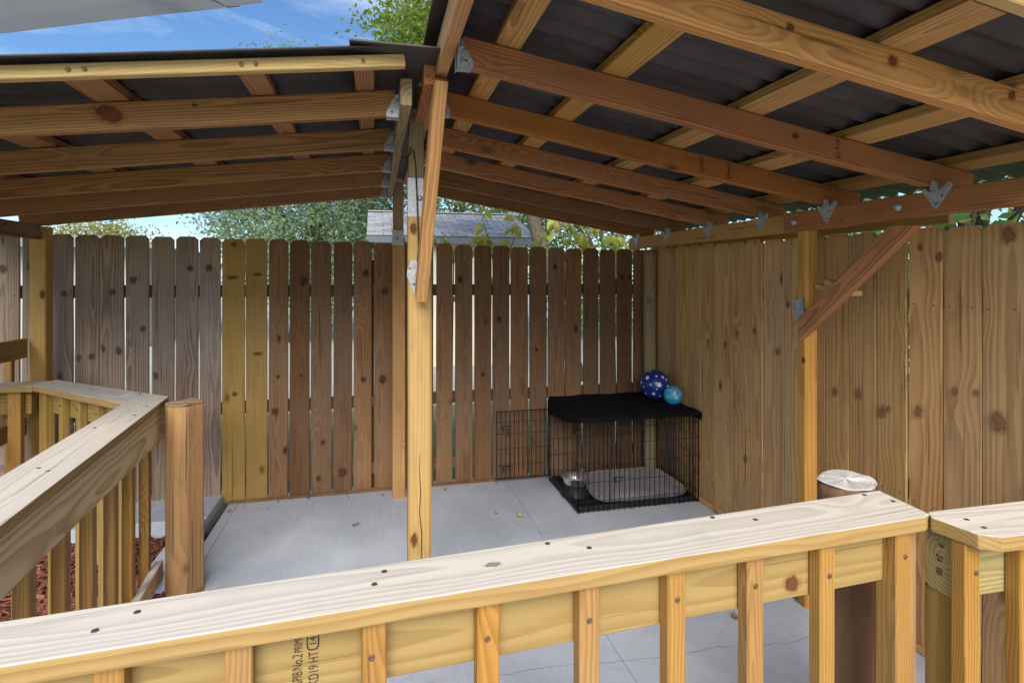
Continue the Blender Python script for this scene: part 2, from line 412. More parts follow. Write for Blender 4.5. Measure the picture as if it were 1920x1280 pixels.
# a hairline crack wandering across the near part of the slab
CR = [(0.463, 2.188), (0.529, 2.191), (0.718, 2.193), (0.913, 2.162), (1.038, 2.152), (1.176, 2.139), (1.311, 2.137), (1.416, 2.144), (1.509, 2.129), (1.693, 2.095), (1.85, 2.105), (2.0, 1.93)]
bm = bmesh.new(); P1, P2 = [], []; fine = []
for (a, b) in zip(CR, CR[1:]):
    for q in range(6):
        t = q / 6; fine.append((a[0] + (b[0] - a[0]) * t, a[1] + (b[1] - a[1]) * t + 0.012 * noise.noise((a[0] * 20 + t * 9, 3.1, 0)) + 0.004 * noise.noise((a[0] * 90 + t * 31, 8.1, 0))))
for i, (x, y) in enumerate(fine):
    w = 0.0013 * (0.45 + 0.9 * abs(noise.noise((x * 14, 5.5, 0))))
    P1.append(bm.verts.new((x, y - w, 0.0008))); P2.append(bm.verts.new((x, y + w, 0.0008)))
for i in range(len(fine) - 1): bm.faces.new((P1[i], P1[i + 1], P2[i + 1], P2[i]))
mesh_obj('crack', bm_mesh('crack', bm), plain('crack_dirt', (0.13, 0.13, 0.135), 0.95), None, slab)
# kerb strip along the fence, left of the slab
kerb = structure(mesh_obj('kerb', prism_mesh('kerb', [(-6, 3.93), (-1.03, 3.93), (-1.03, 4.42), (-6, 4.42)], 0.14, 0.006), M_CONC, Matrix.Translation((0, 0, -0.08))))
kerb2 = structure(mesh_obj('kerb', prism_mesh('kerb_side', [(-1.15, 3.2), (-1.03, 3.2), (-1.03, 3.926), (-1.15, 3.926)], 0.14, 0.006), M_CONC, Matrix.Translation((0, 0, -0.082))))
# red bark mulch
structure(mesh_obj('soil', prism_mesh('soil', [(-3.6, -0.5), (-0.995, -0.5), (-0.995, 3.925), (-3.6, 3.925)], 0.012), plain('soil_brown', (0.10, 0.045, 0.03), 0.95, 0, 0.2, 0.4, 40, 0.8, 90), Matrix.Translation((0, 0, -0.051))))
bm = bmesh.new()
rm = random.Random(3)
for i in range(9000):
    x = rm.uniform(-2.5, -1.0); y = rm.uniform(1.5, 3.92)
    if y > 3.19 and x > -1.17: continue
    L, w, t = rm.uniform(0.02, 0.07), rm.uniform(0.008, 0.02), rm.uniform(0.003, 0.008)
    Mx = Matrix.Translation((x, y, -0.045 + rm.uniform(0, 0.03))) @ Matrix.Rotation(rm.uniform(0, 6.28), 4, 'Z') @ Matrix.Rotation(rm.gauss(0, 0.35), 4, 'Y') @ Matrix.Rotation(rm.gauss(0, 0.5), 4, 'X')
    vs_ = [bm.verts.new(Mx @ Vector((sx * L / 2 * (0.6 if sy * sx > 0 else 1), sy * w / 2, sz * t / 2))) for sx in (-1, 1) for sy in (-1, 1) for sz in (-1, 1)]
    for f in ((0, 1, 3, 2), (4, 6, 7, 5), (0, 4, 5, 1), (2, 3, 7, 6), (0, 2, 6, 4), (1, 5, 7, 3)):
        bm.faces.new([vs_[j] for j in f])
def mulch_mat():
    k = NT('bark_mulch'); ge = k.n('ShaderNodeNewGeometry')
    r = ge.outputs['Random Per Island']
    c = k.mix(r, (0.11, 0.032, 0.021), (0.27, 0.095, 0.058)); k.l(c, k.p.inputs['Base Color'])
    k.p.inputs['Roughness'].default_value = 0.9
    return k.m
mu = mesh_obj('mulch_bed', bm_mesh('mulch_chips', bm), mulch_mat())
tag(mu, 'red bark mulch chips in the bed left of the concrete slab', 'mulch'); mu['kind'] = 'stuff'

# ------------------------------------------------------------------ fences
def plank_mesh(w, h, t, seed, ear=0.022):
    """dog-eared picket: length along X (up), width Y, thickness Z"""
    bm = bmesh.new(); n = 12; b = 0.0025
    rows = []
    zs = [0, *[h * i / n for i in range(1, n)], h - ear, h]
    for i, x in enumerate(zs):
        hw = w / 2 if i < len(zs) - 1 else w / 2 - ear * 1.05
        jl = 0.0028 * noise.noise((x * 1.6, seed * 5.7, 1.0)); jr = 0.0028 * noise.noise((x * 1.6, seed * 5.7, 33.0))
        oz = 0.006 * noise.noise((x * 0.9, seed * 2.9, 7.0))
        prof = [(-hw + b, -t/2), (hw - b, -t/2), (hw, -t/2 + b), (hw, t/2 - b), (hw - b, t/2), (-hw + b, t/2), (-hw, t/2 - b), (-hw, -t/2 + b)]
        rows.append([bm.verts.new((x, y + (jl if y < 0 else jr), z + oz)) for (y, z) in prof])
    for a, c in zip(rows, rows[1:]):
        for q in range(8): bm.faces.new((a[q], a[(q + 1) % 8], c[(q + 1) % 8], c[q]))
    bm.faces.new(rows[0][::-1]); bm.faces.new(rows[-1])
    bmesh.ops.recalc_face_normals(bm, faces=bm.faces)
    return bm_mesh('plank', bm)
def upright(loc, yaw, lean=0.0):
    """local X -> up, local Z -> facing direction at yaw"""
    B = Matrix(((0, 1, 0, 0), (0, 0, 1, 0), (1, 0, 0, 0), (0, 0, 0, 1)))   # X->Z, Y->X, Z->Y
    return Matrix.Translation(loc) @ Matrix.Rotation(yaw, 4, 'Z') @ Matrix.Rotation(lean, 4, 'Y') @ B

YB = 4.312
fence = thing('back_fence', 'weathered wooden privacy fence of dog-eared planks behind the dog crate', 'fence', (0, YB, 0))
bx = [(-2.022, -1.926), (-1.92, -1.776), (-1.773, -1.632), (-1.623, -1.48), (-1.468, -1.329), (-1.324, -1.182), (-1.176, -1.038), (-1.031, -0.884), (-0.881, -0.739), (-0.733, -0.601), (-0.594, -0.453), (-0.446, -0.305), (-0.296, -0.162), (-0.155, -0.023), (-0.004, 0.139), (0.15, 0.283), (0.299, 0.43), (0.446, 0.575), (0.592, 0.731), (0.739, 0.877), (0.884, 1.019), (1.025, 1.17), (1.18, 1.32), (1.329, 1.471), (1.475, 1.61), (1.624, 1.761), (1.77, 1.91), (1.919, 2.059), (2.064, 2.194)]
bx[0] = (-2.06, -1.926)
bx = [(-2.36, -2.225), (-2.215, -2.068)] + [bx[0]] + bx[1:]
bx = [(-2.80 - 0.146 * q, -2.66 - 0.146 * q) for q in range(14, 0, -1)] + [(-2.80, -2.66), (-2.655, -2.515), (-2.51, -2.368)] + bx
def topz(x): return 1.842 - 0.0115 * (x + 1.0) - (0.008 if x > 0.6 else 0)
screwme = lathe_mesh('nail', [(0.0, 0.0), (0.0032, 0.0), (0.0032, 0.0012), (0.0, 0.0016)], 8)
def cx_gap(a, b): return not (-1.04 < (a + b) / 2 < -0.73)
for i, (a, b) in enumerate(bx):
    cx = (a + b) / 2; w = b - a - (random.uniform(0.001, 0.0085) if cx_gap(a, b) else 0.002)
    newp = -1.04 < cx < -0.73
    mat = M_NEW if newp else (M_GREY if cx < -1.03 else M_BROWN)
    z0 = 0.062 if cx < -1.03 else 0.004
    h = topz(cx) - z0 + random.uniform(-0.006, 0.006)
    o = mesh_obj('plank', plank_mesh(w, h, 0.017, i + 1), mat, upright((cx, YB + random.uniform(-0.002, 0.002), z0), 0, random.gauss(0, 0.0016)), fence)
    for zz in (0.63, 1.455):
        for q in ((-0.3, 0.0, 0.3) if newp else (-0.28, 0.28)):
            s = mesh_obj('nail', screwme, M_SCREW, Matrix.Translation((cx + q * w + random.uniform(-.004, .004), YB - 0.0125, zz + random.uniform(-0.006, 0.006))) @ Matrix.Rotation(R(90), 4, 'X'), o)
for z in (0.16, 0.655, 1.475):
    board('rail', (-4.9, YB + 0.032, z), (2.26, YB + 0.032, z), 0.085, 0.038, (0, 1, 0), M_BROWN, fence, wob=0)
board('base_board', (-0.985, YB - 0.02, 0.010), (2.2, YB - 0.02, 0.010), 0.018, 0.016, (0, 1, 0), M_BROWN, fence, wob=0)
for x in (-4.85, -2.45, -0.05, 2.24):
    board('post', (x, YB + 0.10, -0.05), (x, YB + 0.10, 1.7), 0.089, 0.089, (0, 1, 0), M_BROWN, fence, wob=0)

XR = 2.235
fence2 = thing('side_fence', 'tan wooden privacy fence of tight planks along the right side', 'fence', (XR, 2.6, 0))
ry = [4.31, 4.18, 4.02, 3.905, 3.735, 3.57, 3.397, 3.23, 3.068, 2.913, 2.751, 2.597, 2.434, 2.287, 2.131, 1.976, 1.821, 1.67, 1.52, 1.37, 1.22, 1.07, 0.92, 0.77] + [0.77 - 0.15 * q for q in range(1, 13)]
for i, (a, b) in enumerate(zip(ry, ry[1:])):
    g = 0.0035 if i not in (10, 14, 15) else 0.008
    cy, w = (a + b) / 2, a - b - g
    h = 1.813 - 0.02 * (4.2 - cy) + random.uniform(-0.006, 0.006)
    o = mesh_obj('plank', plank_mesh(w, h, 0.017, 50 + i), M_TAN, upright((XR + random.uniform(-0.003, 0.003), cy, 0.004), R(90), random.gauss(0, 0.0015)), fence2)
    for zz in (0.63, 1.455):
        for q in (-0.3, 0.3):
            mesh_obj('nail', screwme, M_STEEL, Matrix.Translation((XR - 0.0135, cy + q * w, zz + random.uniform(-0.006, 0.006))) @ Matrix.Rotation(R(-90), 4, 'Y'), o)
for z in (0.16, 0.655, 1.475):
    board('rail', (XR + 0.034, -1.05, z), (XR + 0.034, 4.27, z), 0.085, 0.038, (1, 0, 0), M_TAN, fence2, wob=0)
board('base_board', (XR - 0.02, -1.0, 0.016), (XR - 0.02, 4.28, 0.016), 0.03, 0.016, (1, 0, 0), M_TAN, fence2, wob=0)

# ------------------------------------------------------------------ roofed shelter
sh = thing('wooden_shelter', 'open wooden shelter with rafters and dark corrugated roof sheets', 'shelter', (0.167, 2.235, 0))
def zL(x): return 2.147 + 0.12 * (x - 0.08)          # underside of the left rafters
def zR(x): return 1.897 + 0.169 * (2.0 - x)           # underside of the right rafters
RH = 0.089
LY = [2.06, 2.585, 3.12, 3.64, 4.14]
RY = [1.115, 1.655, 2.165, 2.66, 3.16, 3.67, 4.145]
nL = Vector((-0.12, 0, 1)).normalized(); nR = Vector((0.169, 0, 1)).normalized()
rafters_left = []; rafters_right = []
def stamp(parent, org, du, dv, rows):
    """a patch of grading ink: short bars, too worn to read"""
    bm = bmesh.new(); org, du, dv = Vector(org), Vector(du), Vector(dv)
    for (u0, u1, v0, v1) in rows:
        vv = [bm.verts.new(org + du * u + dv * v) for (u, v) in ((u0, v0), (u1, v0), (u1, v1), (u0, v1))]
        bm.faces.new(vv)
    return mesh_obj('grade_stamp', bm_mesh('grade_stamp', bm), M_INK, None, parent)
def worn(seed, n=9):
    q = random.Random(seed); rows = []
    for i in range(n):
        v = 0.008 + i * 0.006
        for u in (0.0, 0.006, 0.012):
            if q.random() < 0.72: rows.append((u + q.uniform(0, .002), u + q.uniform(.003, .0065), v, v + q.uniform(.0025, .0055)))
    rows.append((-0.001, 0.02, 0.0, 0.0035))
    return rows
for i, y in enumerate(LY):
    c0 = Vector((0.078, y + 0.019, zL(0.078))) + nL * RH / 2
    c1 = Vector((-2.14, y + 0.019, zL(-2.14))) + nL * RH / 2
    o = board('rafter', c1, c0, RH, 0.038, (0, 1, 0), M_RAFTL, sh, seg=6, wob=0.003)
    rafters_left.append(o)
for i, y in enumerate(RY):
    c0 = Vector((0.239, y + 0.019, zR(0.239))) + nR * RH / 2
    c1 = Vector((2.16, y + 0.019, zR(2.16))) + nR * RH / 2
    o = board('rafter', c0, c1, RH, 0.038, (0, 1, 0), M_RAFTN if i == 0 else (M_RAFT if i < 5 else M_RAFTD), sh, seg=6, wob=0.003)
    rafters_right.append(o)
stamp(rafters_left[1], (-1.60, LY[1] - 0.0035, zL(-1.60) + 0.012), (1, 0, 0.12), (0, 0, 1), worn(1))
for (ri, x, s) in ((1, 1.555, 2), (2, 1.345, 3), (2, 1.475, 4), (5, 1.6, 5)):
    stamp(rafters_right[ri], (x, RY[ri] - 0.0035, zR(x) + 0.014), (1, 0, -0.169), (0, 0, 1), worn(s))
# ridge boards
rbl = board('ridge_beam', (0.103, 1.945, 2.1945), (0.103, 4.22, 2.1945), 0.038, 0.089, (0, 0, 1), M_POSTW, sh)
rbr = board('ridge_beam', (0.2165, 0.70, 2.2895), (0.2165, 4.22, 2.2895), 0.039, 0.089, (0, 0, 1), M_RAFTN, sh)
spl = board('splice_board', (0.177, 1.90, 2.262), (0.177, 2.375, 2.262), 0.038, 0.10, (0, 0, 1), M_RAFT, sh)
# eave beams
board('eave_beam', (-2.030, 1.75, 1.850), (-2.030, 4.105, 1.850), 0.038, 0.089, (0, 0, 1), M_RAFTD, sh)
board('eave_beam', (2.019, 2.06, 1.8395), (2.019, 4.25, 1.8395), 0.038, 0.089, (0, 0, 1), M_PURL, sh)
enear = board('eave_beam', (1.980, 0.80, 1.8395), (1.980, 2.41, 1.8395), 0.038, 0.089, (0, 0, 1), M_RAFT, sh)
board('eave_fascia', (2.325, 1.86, 1.835), (2.325, 4.35, 1.835), 0.038, 0.089, (0, 0, 1), M_FASC, sh)
# purlins
PL = [(-0.035, 0.064), (-0.368, 0.076), (-0.818, 0.098), (-1.27, 0.1), (-1.72, 0.1), (-2.10, 0.09)]
for (x, w) in PL:
    zz = zL(x) + (RH + 0.0195) / math.cos(math.atan(0.12)) + 0.001
    board('purlin', (x, 1.865, zz), (x, 4.30, zz), w, 0.036, nL, M_RAFTL, sh)
PR = [(0.392, 0.076), (0.735, 0.086), (1.225, 0.096), (1.655, 0.10), (2.10, 0.09)]
for (x, w) in PR:
    zz = zR(x) + (RH + 0.0195) / math.cos(math.atan(0.169)) + 0.001
    board('purlin', (x, 0.90, zz), (x, 4.30, zz), w, 0.036, nR, M_PURL, sh)
def edge_board(xa, xb, zf, y, mat, nn, slope):
    k = (RH + 0.0195) / math.cos(math.atan(slope)) + 0.001
    return board('fascia', (xa, y, zf(xa) + k), (xb, y, zf(xb) + k), 0.034, 0.039, nn, mat, sh)
fl = edge_board(-2.35, 0.092, zL, 1.845, M_FASC, nL, 0.12)
fr = edge_board(0.24, 2.30, zR, 0.879, M_FASC, nR, 0.169)
# corrugated sheets: ribs run down the slope
def sheet_mat():
    k = NT('corrugated_sheet'); tc = k.n('ShaderNodeTexCoord')
    f = k.noise(tc.outputs['Object'], 6.0, 5.0, 0.65); g = k.noise(tc.outputs['Object'], 160.0, 3.0, 0.6)
    c = k.mix(k.ramp(f, 0.3, 0.7), (0.044, 0.038, 0.036), (0.076, 0.065, 0.060))
    k.l(c, k.p.inputs['Base Color']); k.p.inputs['Roughness'].default_value = 0.62
    k.p.inputs['Specular IOR Level'].default_value = 0.35
    k.bump(g, 0.3, 0.002)
    return k.m
M_SHEET = sheet_mat()
def sheet(name, x0, x1, y0, y1, zf, off):
    bm = bmesh.new(); n = int((y1 - y0) / 0.0119); amp, per = 0.011, 0.095
    lo, hi = [], []
    nx = 6
    grid = []
    for i in range(n + 1):
        y = y0 + (y1 - y0) * i / n
        row = []
        for j in range(nx + 1):
            x = x0 + (x1 - x0) * j / nx
            row.append((x, y, zf(x) + off + amp + amp * math.sin(2 * math.pi * y / per) + 0.004 * noise.noise((x * 1.7, y * 0.8, 0))))
        grid.append(row)
    lo = [[bm.verts.new(p) for p in row] for row in grid]
    hi = [[bm.verts.new((p[0], p[1], p[2] + 0.003)) for p in row] for row in grid]
    for i in range(n):
        for j in range(nx):
            bm.faces.new((lo[i][j], lo[i + 1][j], lo[i + 1][j + 1], lo[i][j + 1]))
            bm.faces.new((hi[i][j], hi[i][j + 1], hi[i + 1][j + 1], hi[i + 1][j]))
    for j in range(nx):
        bm.faces.new((lo[0][j], lo[0][j + 1], hi[0][j + 1], hi[0][j])); bm.faces.new((lo[n][j + 1], lo[n][j], hi[n][j], hi[n][j + 1]))
    for i in range(n):
        bm.faces.new((lo[i + 1][0], lo[i][0], hi[i][0], hi[i + 1][0])); bm.faces.new((lo[i][nx], lo[i + 1][nx], hi[i + 1][nx], hi[i][nx]))
    bmesh.ops.recalc_face_normals(bm, faces=bm.faces)
    return mesh_obj('roof_sheet', bm_mesh(name, bm, True), M_SHEET, None, sh)
KOFF = RH + 0.04 + 0.002
for (a, b) in ((1.775, 3.02), (3.0, 4.40)):
    sheet('sheet_left', -2.5, 0.085, a, b, zL, KOFF + (0.004 if a > 2 else 0))
for (a, b, d) in ((0.78, 2.02, 0.0), (2.0, 3.22, 0.004), (3.2, 4.40, 0.0)):
    sheet('sheet_right', 0.242, 2.45, a, b, zR, KOFF + d + 0.001)
# ridge flashings (thin folded sheets)
bm = bmesh.new(); box_into(bm, (-0.075, 1.755, 2.275), (0.196, 4.42, 2.280)); mesh_obj('ridge_flashing', bm_mesh('flash', bm), M_SHEET, None, sh)
M_, L_ = frame((0.30, 0.66, 2.385), (0.30, 4.40, 2.385), (0, 0, 1))
bm = bmesh.new()
pr = [(0.157, 2.357), (0.232, 2.392), (0.46, 2.352), (0.46, 2.348), (0.232, 2.387), (0.159, 2.352)]
ya, yb_ = 0.66, 4.42
A = [bm.verts.new((p[0], ya, p[1])) for p in pr]; B = [bm.verts.new((p[0], yb_, p[1])) for p in pr]
for i in range(6): bm.faces.new((A[i], A[(i + 1) % 6], B[(i + 1) % 6], B[i]))
bm.faces.new(A[::-1]); bm.faces.new(B); bmesh.ops.recalc_face_normals(bm, faces=bm.faces)
mesh_obj('ridge_flashing', bm_mesh('cap', bm), M_SHEET, None, sh)
# posts
pc = board('post', (0.181, 2.4195, 0.0), (0.181, 2.4195, 1.976), 0.096, 0.095, (0, 1, 0), M_POST, sh, bev=0.009, wob=0.003, seg=8)
board('post_extension', (0.168, 2.435, 1.977), (0.168, 2.435, 2.36), 0.060, 0.085, (0, 1, 0), M_POSTW, sh)
pf = board('post', (0.166, 4.158, 0.0), (0.166, 4.158, 1.85), 0.089, 0.089, (0, 1, 0), M_PURL, sh, bev=0.006, seg=8)
board('post_extension', (0.162, 4.165, 1.851), (0.162, 4.165, 2.25), 0.075, 0.07, (0, 1, 0), M_POSTW, sh)
plc = board('post', (-2.034, 4.158, 0.02), (-2.034, 4.158, 1.886), 0.089, 0.089, (0, 1, 0), M_POST, sh, bev=0.006, seg=8)
def round_post(name, x, y, z0, z1, r, mat, parent, flat=0.72, seed=1, yaw=0.0, n=48, rows=26):
    bm = bmesh.new(); rings = []
    for i in range(rows + 1):
        s = (z1 - z0) * i / rows
        ring = []
        for q in range(n):
            a = 2 * math.pi * q / n
            yy, zz = r * math.cos(a), r * math.sin(a)
            lim = r * flat
            zz = max(-lim, min(lim, zz))
            w = 1 + 0.03 * noise.noise((s * 3, math.cos(a) * 1.2 + seed, math.sin(a) * 1.2)) + 0.016 * noise.noise((s * 9, math.cos(a) * 4 + seed, math.sin(a) * 4)) + 0.02 * max(0, noise.noise((s * 1.2, math.cos(a) * 9 + seed, math.sin(a) * 9)) - 0.3) * -1.5
            ring.append(bm.verts.new((s, yy * w, zz * w)))
        rings.append(ring)
    for a, b in zip(rings, rings[1:]):
        for q in range(n): bm.faces.new((a[q], a[(q + 1) % n], b[(q + 1) % n], b[q]))
    bm.faces.new(rings[0][::-1])
    ce = [bm.verts.new(Vector(v.co)) for v in rings[-1]]
    top = bm.faces.new(rings[-1])
    bmesh.ops.recalc_face_normals(bm, faces=bm.faces)
    for f in bm.faces: f.smooth = len(f.verts) == 4
    me = bm_mesh(name, bm)
    return mesh_obj(name, me, mat, upright((x, y, z0), yaw), parent)
prr = board('post', (2.020, 2.322, 0.0), (2.020, 2.322, 1.793), 0.070, 0.070, (0, 1, 0), M_POSTO, sh, bev=0.012, wob=0.004, seg=10)
round_post('post', 2.165, 4.215, 0.0, 1.79, 0.05, M_POSTW, sh, flat=0.95, seed=5)
# knee braces
KC, KC2 = -0.85, 1.05
board('knee_brace', (0.180, 2.322, 1.494), (0.214, 1.905, 2.235), 0.089, 0.044, (1, 0, 0), M_RAFTN, sh, bev=0.003)
board('knee_brace', (1.979, 2.315, 1.318), (1.979, 1.765, 1.768), 0.082, 0.036, (1, 0, 0), M_RAFT, sh, bev=0.003, cut0=KC, cut1=KC2)
# steel
def plate(name, pts3, thick, nrm, parent, mat=None):
    """flat steel plate from 3-D outline"""
    bm = bmesh.new(); nrm = Vector(nrm) * thick
    a = [bm.verts.new(p) for p in pts3]; b = [bm.verts.new(Vector(p) + nrm) for p in pts3]
    bm.faces.new(a[::-1]); bm.faces.new(b); n = len(a)
    for i in range(n): bm.faces.new((a[i], a[(i + 1) % n], b[(i + 1) % n], b[i]))
    bmesh.ops.recalc_face_normals(bm, faces=bm.faces)
    return mesh_obj(name, bm_mesh(name, bm), mat or M_STEEL, None, parent)
screw_me = lathe_mesh('screw', [(0.0, 0.0), (0.0062, 0.0), (0.0062, 0.0010), (0.0056, 0.0018), (0.0030, 0.0016), (0.0022, 0.0011), (0.0, 0.0010)], 14)
nailh_me = lathe_mesh('nailhead', [(0.0, 0.0), (0.0042, 0.0), (0.004, 0.0014), (0.0, 0.0016)], 10)
bolt_me = lathe_mesh('bolt', [(0.0, 0.0), (0.017, 0.0), (0.017, 0.0025), (0.0105, 0.003), (0.0105, 0.011), (0.006, 0.013), (0.0, 0.0135)], 12)
def facing(loc, d):
    return Matrix.Translation(loc) @ Vector(d).to_track_quat('Z', 'Y').to_matrix().to_4x4()
def screw(loc, d, parent, me=None, mat=None, name='screw'):
    return mesh_obj(name, me or screw_me, mat or M_SCREW, facing(loc, d), parent)
def hanger(x, y, z, side, parent):
    """joist hanger under a rafter end at ridge x; side=-1 rafter goes to -x"""
    bm = bmesh.new(); s = side
    t = 0.0016; g = 0.0015
    y0, y1 = y - g, y + 0.038 + g
    def bx2(lo, hi):
        lo2 = [min(a, b) for a, b in zip(lo, hi)]; hi2 = [max(a, b) for a, b in zip(lo, hi)]
        box_into(bm, lo2, hi2)
    L = 0.044
    bx2((x, y0 - t, z - 0.006), (x + s * L, y1 + t, z - 0.0035))        # seat
    for yy, sg in ((y0, -1), (y1, 1)):                                    # cheeks: tapering
        pts = [(x, z - 0.0035), (x + s * L, z - 0.0035), (x + s * L, z + 0.012), (x + s * 0.012, z + 0.075), (x, z + 0.075)]
        a = [bm.verts.new((p[0], yy, p[1])) for p in pts]; b = [bm.verts.new((p[0], yy + sg * t, p[1])) for p in pts]
        bm.faces.new(a); bm.faces.new(b[::-1])
        for i in range(5): bm.faces.new((a[i], a[(i + 1) % 5], b[(i + 1) % 5], b[i]))
        bx2((x + s * 0.0004, yy, z - 0.003), (x + s * 0.002, yy + sg * 0.026, z + 0.08))
    bmesh.ops.recalc_face_normals(bm, faces=bm.faces)
    o = mesh_obj('joist_hanger', bm_mesh('hanger', bm), M_STEEL, None, parent)
    screw((x + s * 0.010, y0 - t, z + 0.052), (0, -1, 0), o, bolt_me, M_STEEL, 'bolt').scale = (0.45, 0.45, 0.7)
    screw((x + s * 0.024, y0 - t, z + 0.012), (0, -1, 0), o, nailh_me)
    return o
for y in LY: hanger(0.0835, y, zL(0.08) - 0.003, -1, sh)
for y in RY[:6]: hanger(0.2365, y, zR(0.237) - 0.002, 1, sh)
def tie(x, y, z, parent, sc_=1.0):
    """triangular rafter tie: plate on the inner face of the eave beam, tab up the rafter"""
    pts = [(-0.064, 0.014), (-0.050, 0.028), (-0.028, 0.010), (-0.004, 0.000), (0.034, 0.002), (0.046, 0.016), (0.060, 0.008), (0.006, -0.068), (-0.006, -0.068)]
    o = plate('rafter_tie', [(x - 0.0006, y + p[0] * sc_, z + p[1] * sc_) for p in pts], 0.0018, (-1, 0, 0), parent)
    # tab folded up the rafter's front face
    tp = [(0.0, 0.0), (0.040, 0.0), (0.034, 0.034), (0.010, 0.038)]
    plate('tab', [(x + p[0] - 0.002, y + 0.0265, z + 0.003 + p[1]) for p in tp], 0.0016, (0, -1, 0), o)
    for (a, b) in ((-0.024, -0.022), (0.024, 0.0), (0.0, -0.050)):
        screw((x - 0.0024, y + a * sc_, z + b * sc_), (-1, 0, 0), o, nailh_me)
    return o
for y in RY:
    tie(1.9605 if y < 2.3 else 1.9995, y - 0.03, 1.881, sh, 0.96)
plate('rafter_tie', [(-2.01, 4.10, 1.885), (-1.985, 4.10, 1.885), (-2.01, 4.10, 1.846)], 0.0018, (0, -1, 0), sh)
# straps and bolts on posts
s1 = plate('steel_plate', [(0.1311, 2.3715, 1.8191), (0.1939, 2.3715, 1.8191), (0.1939, 2.3715, 1.9794), (0.1311, 2.3715, 1.9794)], 0.002, (0, -1, 0), sh)
screw((0.1798, 2.3688, 1.8971), (0, -1, 0), s1, bolt_me, M_STEEL, 'bolt').scale = (0.7, 0.7, 0.8)
s2 = plate('steel_plate', [(0.12, 4.112, 1.80), (0.20, 4.112, 1.80), (0.20, 4.112, 1.905), (0.12, 4.112, 1.905)], 0.002, (0, -1, 0), sh)
screw((0.152, 4.109, 1.845), (0, -1, 0), s2, bolt_me, M_STEEL, 'bolt').scale = (0.7, 0.7, 0.8)
s3 = plate('angle_bracket', [(0.1278, 2.3704, 1.5754), (0.1625, 2.3704, 1.4942), (0.1733, 2.3704, 1.4942), (0.1733, 2.3704, 1.6458), (0.1462, 2.3704, 1.6404), (0.13, 2.3704, 1.6025)], 0.002, (0, -1, 0), sh)
screw((0.1386, 2.3677, 1.6079), (0, -1, 0), s3, nailh_me); screw((0.1571, 2.3677, 1.5429), (0, -1, 0), s3, nailh_me)
plate('angle_bracket', [(0.2134, 2.3704, 1.5646), (0.2242, 2.3704, 1.5808), (0.2253, 2.3704, 1.6296), (0.2134, 2.3704, 1.6404)], 0.002, (0, -1, 0), sh)
s4 = plate('angle_bracket', [(1.9735, 2.36, 1.40), (1.9735, 2.36, 1.45), (1.9735, 2.300, 1.475), (1.9735, 2.275, 1.33), (1.9735, 2.29, 1.325)], 0.0025, (-1, 0, 0), sh)
for (a, b) in ((2.345, 1.42), (2.31, 1.395), (2.292, 1.345)): screw((1.9705, a, b), (-1, 0, 0), s4, nailh_me)
for (y, z) in ((2.34, 1.836), (1.781, 1.842)): screw((1.9605, y, z), (-1, 0, 0), enear, bolt_me, M_STEEL, 'bolt')
for (y, z) in ((2.02, 2.25), (2.30, 2.235)): screw((0.1595, y, z), (-1, 0, 0), spl, bolt_me, M_STEEL, 'bolt').scale = (0.6, 0.6, 0.8)
for x in (-0.83, -0.79, -0.385, -0.345, -0.035, -1.29, -1.25):
    screw((x, 1.825, zL(x) + RH + 0.021), (0, -1, 0), fl)
for (z, dx) in ((1.60, 0.0), (1.555, 0.004)):
    screw((0.186, 2.215 + (1.6 - z) * 0.55, z), (0, -1, 0.5), sh)
# cable down the centre post
cab = mesh_obj('cable', tubes('cable', [[(0.1083, 2.3828, 2.0682), (0.1246, 2.3666, 2.0574), (0.1386, 2.3503, 2.0736), (0.143, 2.3449, 2.0953), (0.1538, 2.3417, 2.0791), (0.1625, 2.3482, 2.0249), (0.1657, 2.359, 1.9599), (0.17, 2.3623, 1.8624), (0.1733, 2.3644, 1.7758), (0.1755, 2.3644, 1.6891), (0.17, 2.3644, 1.635)]], 0.0034, 8), M_BLACKW)
tag(cab, 'thin black cable running down the front of the centre post', 'cable')
# little wooden perch shelf behind the right post
shelf = thing('perch_shelf', 'small pale wooden block shelf fixed beside the right post', 'shelf', (2.02, 2.2, 1.5))
board('shelf_board', (2.06, 2.27, 1.528), (2.06, 2.085, 1.499), 0.085, 0.022, (0, 0.15, 1), M_FASC, shelf)
board('block', (2.045, 2.215, 1.545), (2.045, 2.15, 1.535), 0.05, 0.03, (0, 0.15, 1), M_FASC, shelf)

# ------------------------------------------------------------------ railings
ZR_ = 0.955; TC = 0.036
def cap(name, pts, parent, mat, z=ZR_, th=TC, along=None, bev=0.004):
    """rail cap from plan polygon; local X along the board"""
    a, b = Vector(along[0]), Vector(along[1])
    d = (b - a).normalized(); ang = math.atan2(d.y, d.x)
    Mx = Matrix.Translation((a.x, a.y, z - th)) @ Matrix.Rotation(ang, 4, 'Z')
    inv = Mx.inverted()
    loc = [(inv @ Vector((p[0], p[1], z - th))) for p in pts]
    return mesh_obj(name, prism_mesh(name, [(v.x, v.y) for v in loc], th, bev), mat, Mx, parent)
fr_ = thing('front_railing', 'pale pine railing across the foreground, wide cap over square balusters', 'railing', (0.4, 1.18, 0))
def fy(x): return 1.093 + 0.055 * x
def by(x): return 1.25 + 0.07 * x
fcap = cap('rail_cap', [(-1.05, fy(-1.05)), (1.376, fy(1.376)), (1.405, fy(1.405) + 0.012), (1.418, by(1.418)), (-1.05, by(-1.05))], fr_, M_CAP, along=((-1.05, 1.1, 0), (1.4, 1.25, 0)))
def apron_pt(x, off): return (x, fy(x) + off)
ax0, ax1 = -1.0, 1.352
apr = board('apron_board', (ax0, fy(ax0) + 0.075, 0.846), (ax1, fy(ax1) + 0.075, 0.846), 0.14, 0.036, (-0.055, 1, 0), M_APRON, fr_)
